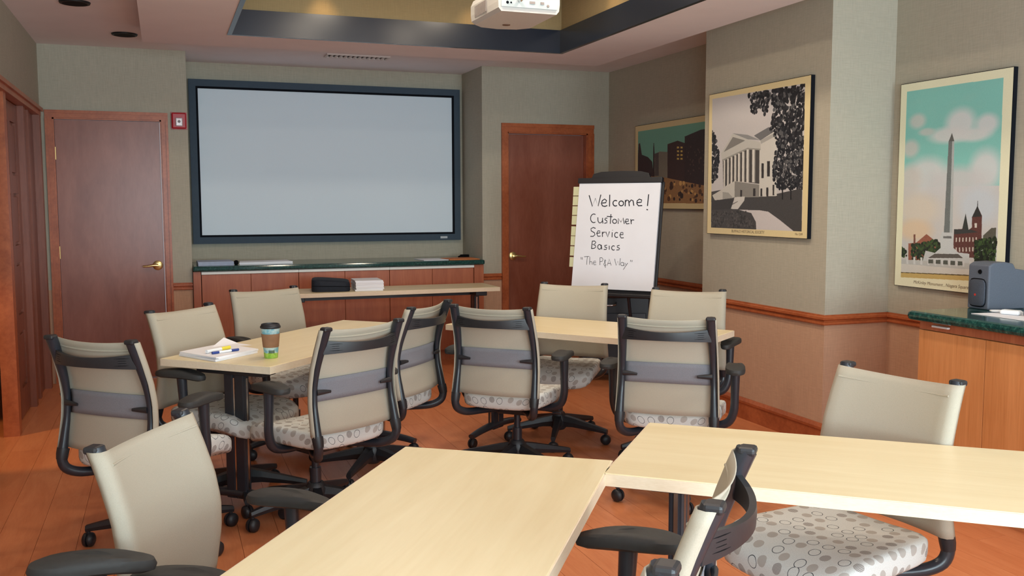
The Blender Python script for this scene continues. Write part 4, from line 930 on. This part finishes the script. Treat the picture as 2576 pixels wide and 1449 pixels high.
t = stack('paper_ream_pile', 'thick pile of white booklets on the narrow far table right of the bag', [(-0.115+1.56, 7.57), (1.56+0.11, 7.55), (1.57+0.11, 7.83), (-0.11+1.57, 7.84)], 0.7375, 0.085, WPAPER, 'papers', 7)
# far worktop things
BLUEP = plain('blue_grey_paper', srgb(176, 184, 206), 0.7, 0.3)
zt = 0.9255
t = stack('paper_pile', 'low pile of bluish papers at the left end of the far worktop', [(0.26, 8.34), (0.55, 8.34), (0.54, 8.62), (0.26, 8.62)], zt, 0.032, BLUEP, 'papers', 4)
t = stack('paper_pile', 'low pile of white papers on the far worktop beside the bluish ones', [(0.60, 8.36), (1.05, 8.38), (1.03, 8.62), (0.62, 8.60)], zt, 0.020, WPAPER, 'papers', 3)
o = G().lathe([(0.012, 0), (0.02, 0.01), (0.018, 0.03), (0.008, 0.038)], 12).build('binder_clip', VBLACK); o.location = (0.575, 8.40, zt); tag(o, 'small dark clip between the two paper piles on the far worktop', 'clip')
t = stack('paper_pile', 'thin white papers at the right of the far worktop beside the orange folder', [(2.22, 8.34), (2.46, 8.33), (2.44, 8.60), (2.20, 8.60)], zt, 0.004, WPAPER, 'papers', 1)
o = G().box((-0.15, -0.12, 0), (0.15, 0.12, 0.006), 0, RZ(R(4)), 0.001).box((-0.15, -0.12, 0.006), (0.14, 0.12, 0.009), 0, RZ(R(2)), 0.001).build('folder', plain('orange_folder', srgb(206, 120, 62), 0.6)); o.location = (2.60, 8.44, zt); tag(o, 'orange folder at the right end of the far worktop', 'folder')
g = G(); g.tube([(0.05*math.cos(a/8*2*PI), 0.035*math.sin(a/8*2*PI), 0.010+0.004*(a % 2)) for a in range(9)], 0.007, 8, smoothpts=3); g.tube([(0.04*math.cos(a/8*2*PI)+0.01, 0.03*math.sin(a/8*2*PI), 0.024) for a in range(9)], 0.007, 8, smoothpts=3); o = g.build('coiled_cable', VBLACK); o.location = (2.69, 8.62, zt); tag(o, 'coiled black cable behind the orange folder on the far worktop', 'cable')
# speaker on the right worktop
t = empty('desktop_speaker', (3.757, 3.54, 0.9225), R(-2)); tag(t, 'grey desktop loudspeaker on the right green worktop', 'speaker')
SPK = plain('speaker_grey', srgb(92, 98, 110), 0.55, 0.4, var=0.06, scale=150); SPKD = plain('speaker_grille', srgb(70, 74, 84), 0.8, 0.3, var=0.25, scale=400)
g = G(); sec = [(0.0, 0.0), (0.0, 0.218), (0.03, 0.232), (0.10, 0.234), (0.15, 0.225), (0.165, 0.200), (0.235, 0.190), (0.238, 0.0)]
n = len(sec); vs = [(x, y, z) for y, k in ((-0.066, 0), (0.066, 0)) for x, z in sec]
g.add(vs, [tuple(range(n-1, -1, -1)), tuple(range(n, 2*n))]+[(i, (i+1) % n, n+(i+1) % n, n+i) for i in range(n)]); o = g.build('cabinet', SPK, t)
bv = o.modifiers.new('round', 'BEVEL'); bv.width = 0.008; bv.segments = 3; bv.limit_method = 'ANGLE'
N = 28; vs = []
for x, s in ((-0.002, 1.0), (-0.010, 0.97), (-0.015, 0.75), (-0.017, 0.3)):
    for k in range(N): th = 2*PI*k/N; c, q = math.cos(th), math.sin(th); m_ = (abs(c)**5+abs(q)**5)**(-0.2); vs.append((x, c*m_*0.050*s, 0.082+q*m_*0.066*s))
G().add(vs, [tuple(range(N)), tuple(3*N+i for i in range(N))]+[(r*N+k, r*N+(k+1) % N, (r+1)*N+(k+1) % N, (r+1)*N+k) for r in range(3) for k in range(N)], 0, True).build('grille', SPKD, t)
vs = []
for s in (1.0, 1.07):
    for k in range(N): th = 2*PI*k/N; c, q = math.cos(th), math.sin(th); m_ = (abs(c)**5+abs(q)**5)**(-0.2); vs.append((-0.003, c*m_*0.050*s, 0.082+q*m_*0.066*s))
G().add(vs, [(k, (k+1) % N, N+(k+1) % N, N+k) for k in range(N)]).build('grille_rim', VBLACK, t)
G().lathe([(0.0115, 0), (0.010, 0.004), (0.004, 0.001)], 18, 0, T(-0.0005, -0.010, 0.185) @ Matrix.Rotation(-PI/2, 4, 'Y')).build('port', VBLACK, t)
G().lathe([(0.006, 0), (0.006, 0.001)], 14, 0, T(-0.0165, 0.0, 0.072) @ Matrix.Rotation(-PI/2, 4, 'Y')).build('red_logo_dot', plain('logo_red', srgb(200, 50, 40), 0.5), t)
# papers, adapter and remote on right worktop
t = stack('paper_sheet', 'white paper sheet lying on the right green worktop', [(3.57, 3.40), (3.57, 3.05), (3.82, 3.05), (3.80, 3.36)], 0.9225, 0.002, WPAPER, 'papers', 1)
t = empty('power_adapter', (3.70, 3.29, 0.925), R(-70)); tag(t, 'rounded white adapter with its lead on the paper by the speaker', 'adapter')
G().box((-0.045, -0.025, 0), (0.045, 0.025, 0.022), bev=0.010).build('body', PWH, t)
G().tube([(-0.045, 0, 0.012), (-0.09, 0.01, 0.008), (-0.11, 0.05, 0.006), (-0.06, 0.085, 0.006), (0.03, 0.07, 0.006), (0.09, 0.09, 0.006)], 0.004, 8, smoothpts=5).build('lead', PWH, t)
t = empty('remote_control', (3.705, 3.135, 0.925), R(80)); tag(t, 'grey remote control lying on the paper at the right edge', 'remote')
G().box((-0.085, -0.028, 0), (0.085, 0.028, 0.026), bev=0.009).build('body', plain('remote_grey', srgb(120, 126, 134), 0.4), t)
G().box((-0.07, -0.020, 0.0255), (0.07, 0.020, 0.029), bev=0.002).build('key_plate', plain('remote_plate', srgb(190, 196, 202), 0.3, 0.5, 0.3), t)
for k in range(8): G().box((-0.058+(k % 4)*0.034, -0.012+(k//4)*0.018, 0.0288), (-0.046+(k % 4)*0.034, -0.004+(k//4)*0.018, 0.031)).build('key', VBLACK, t)
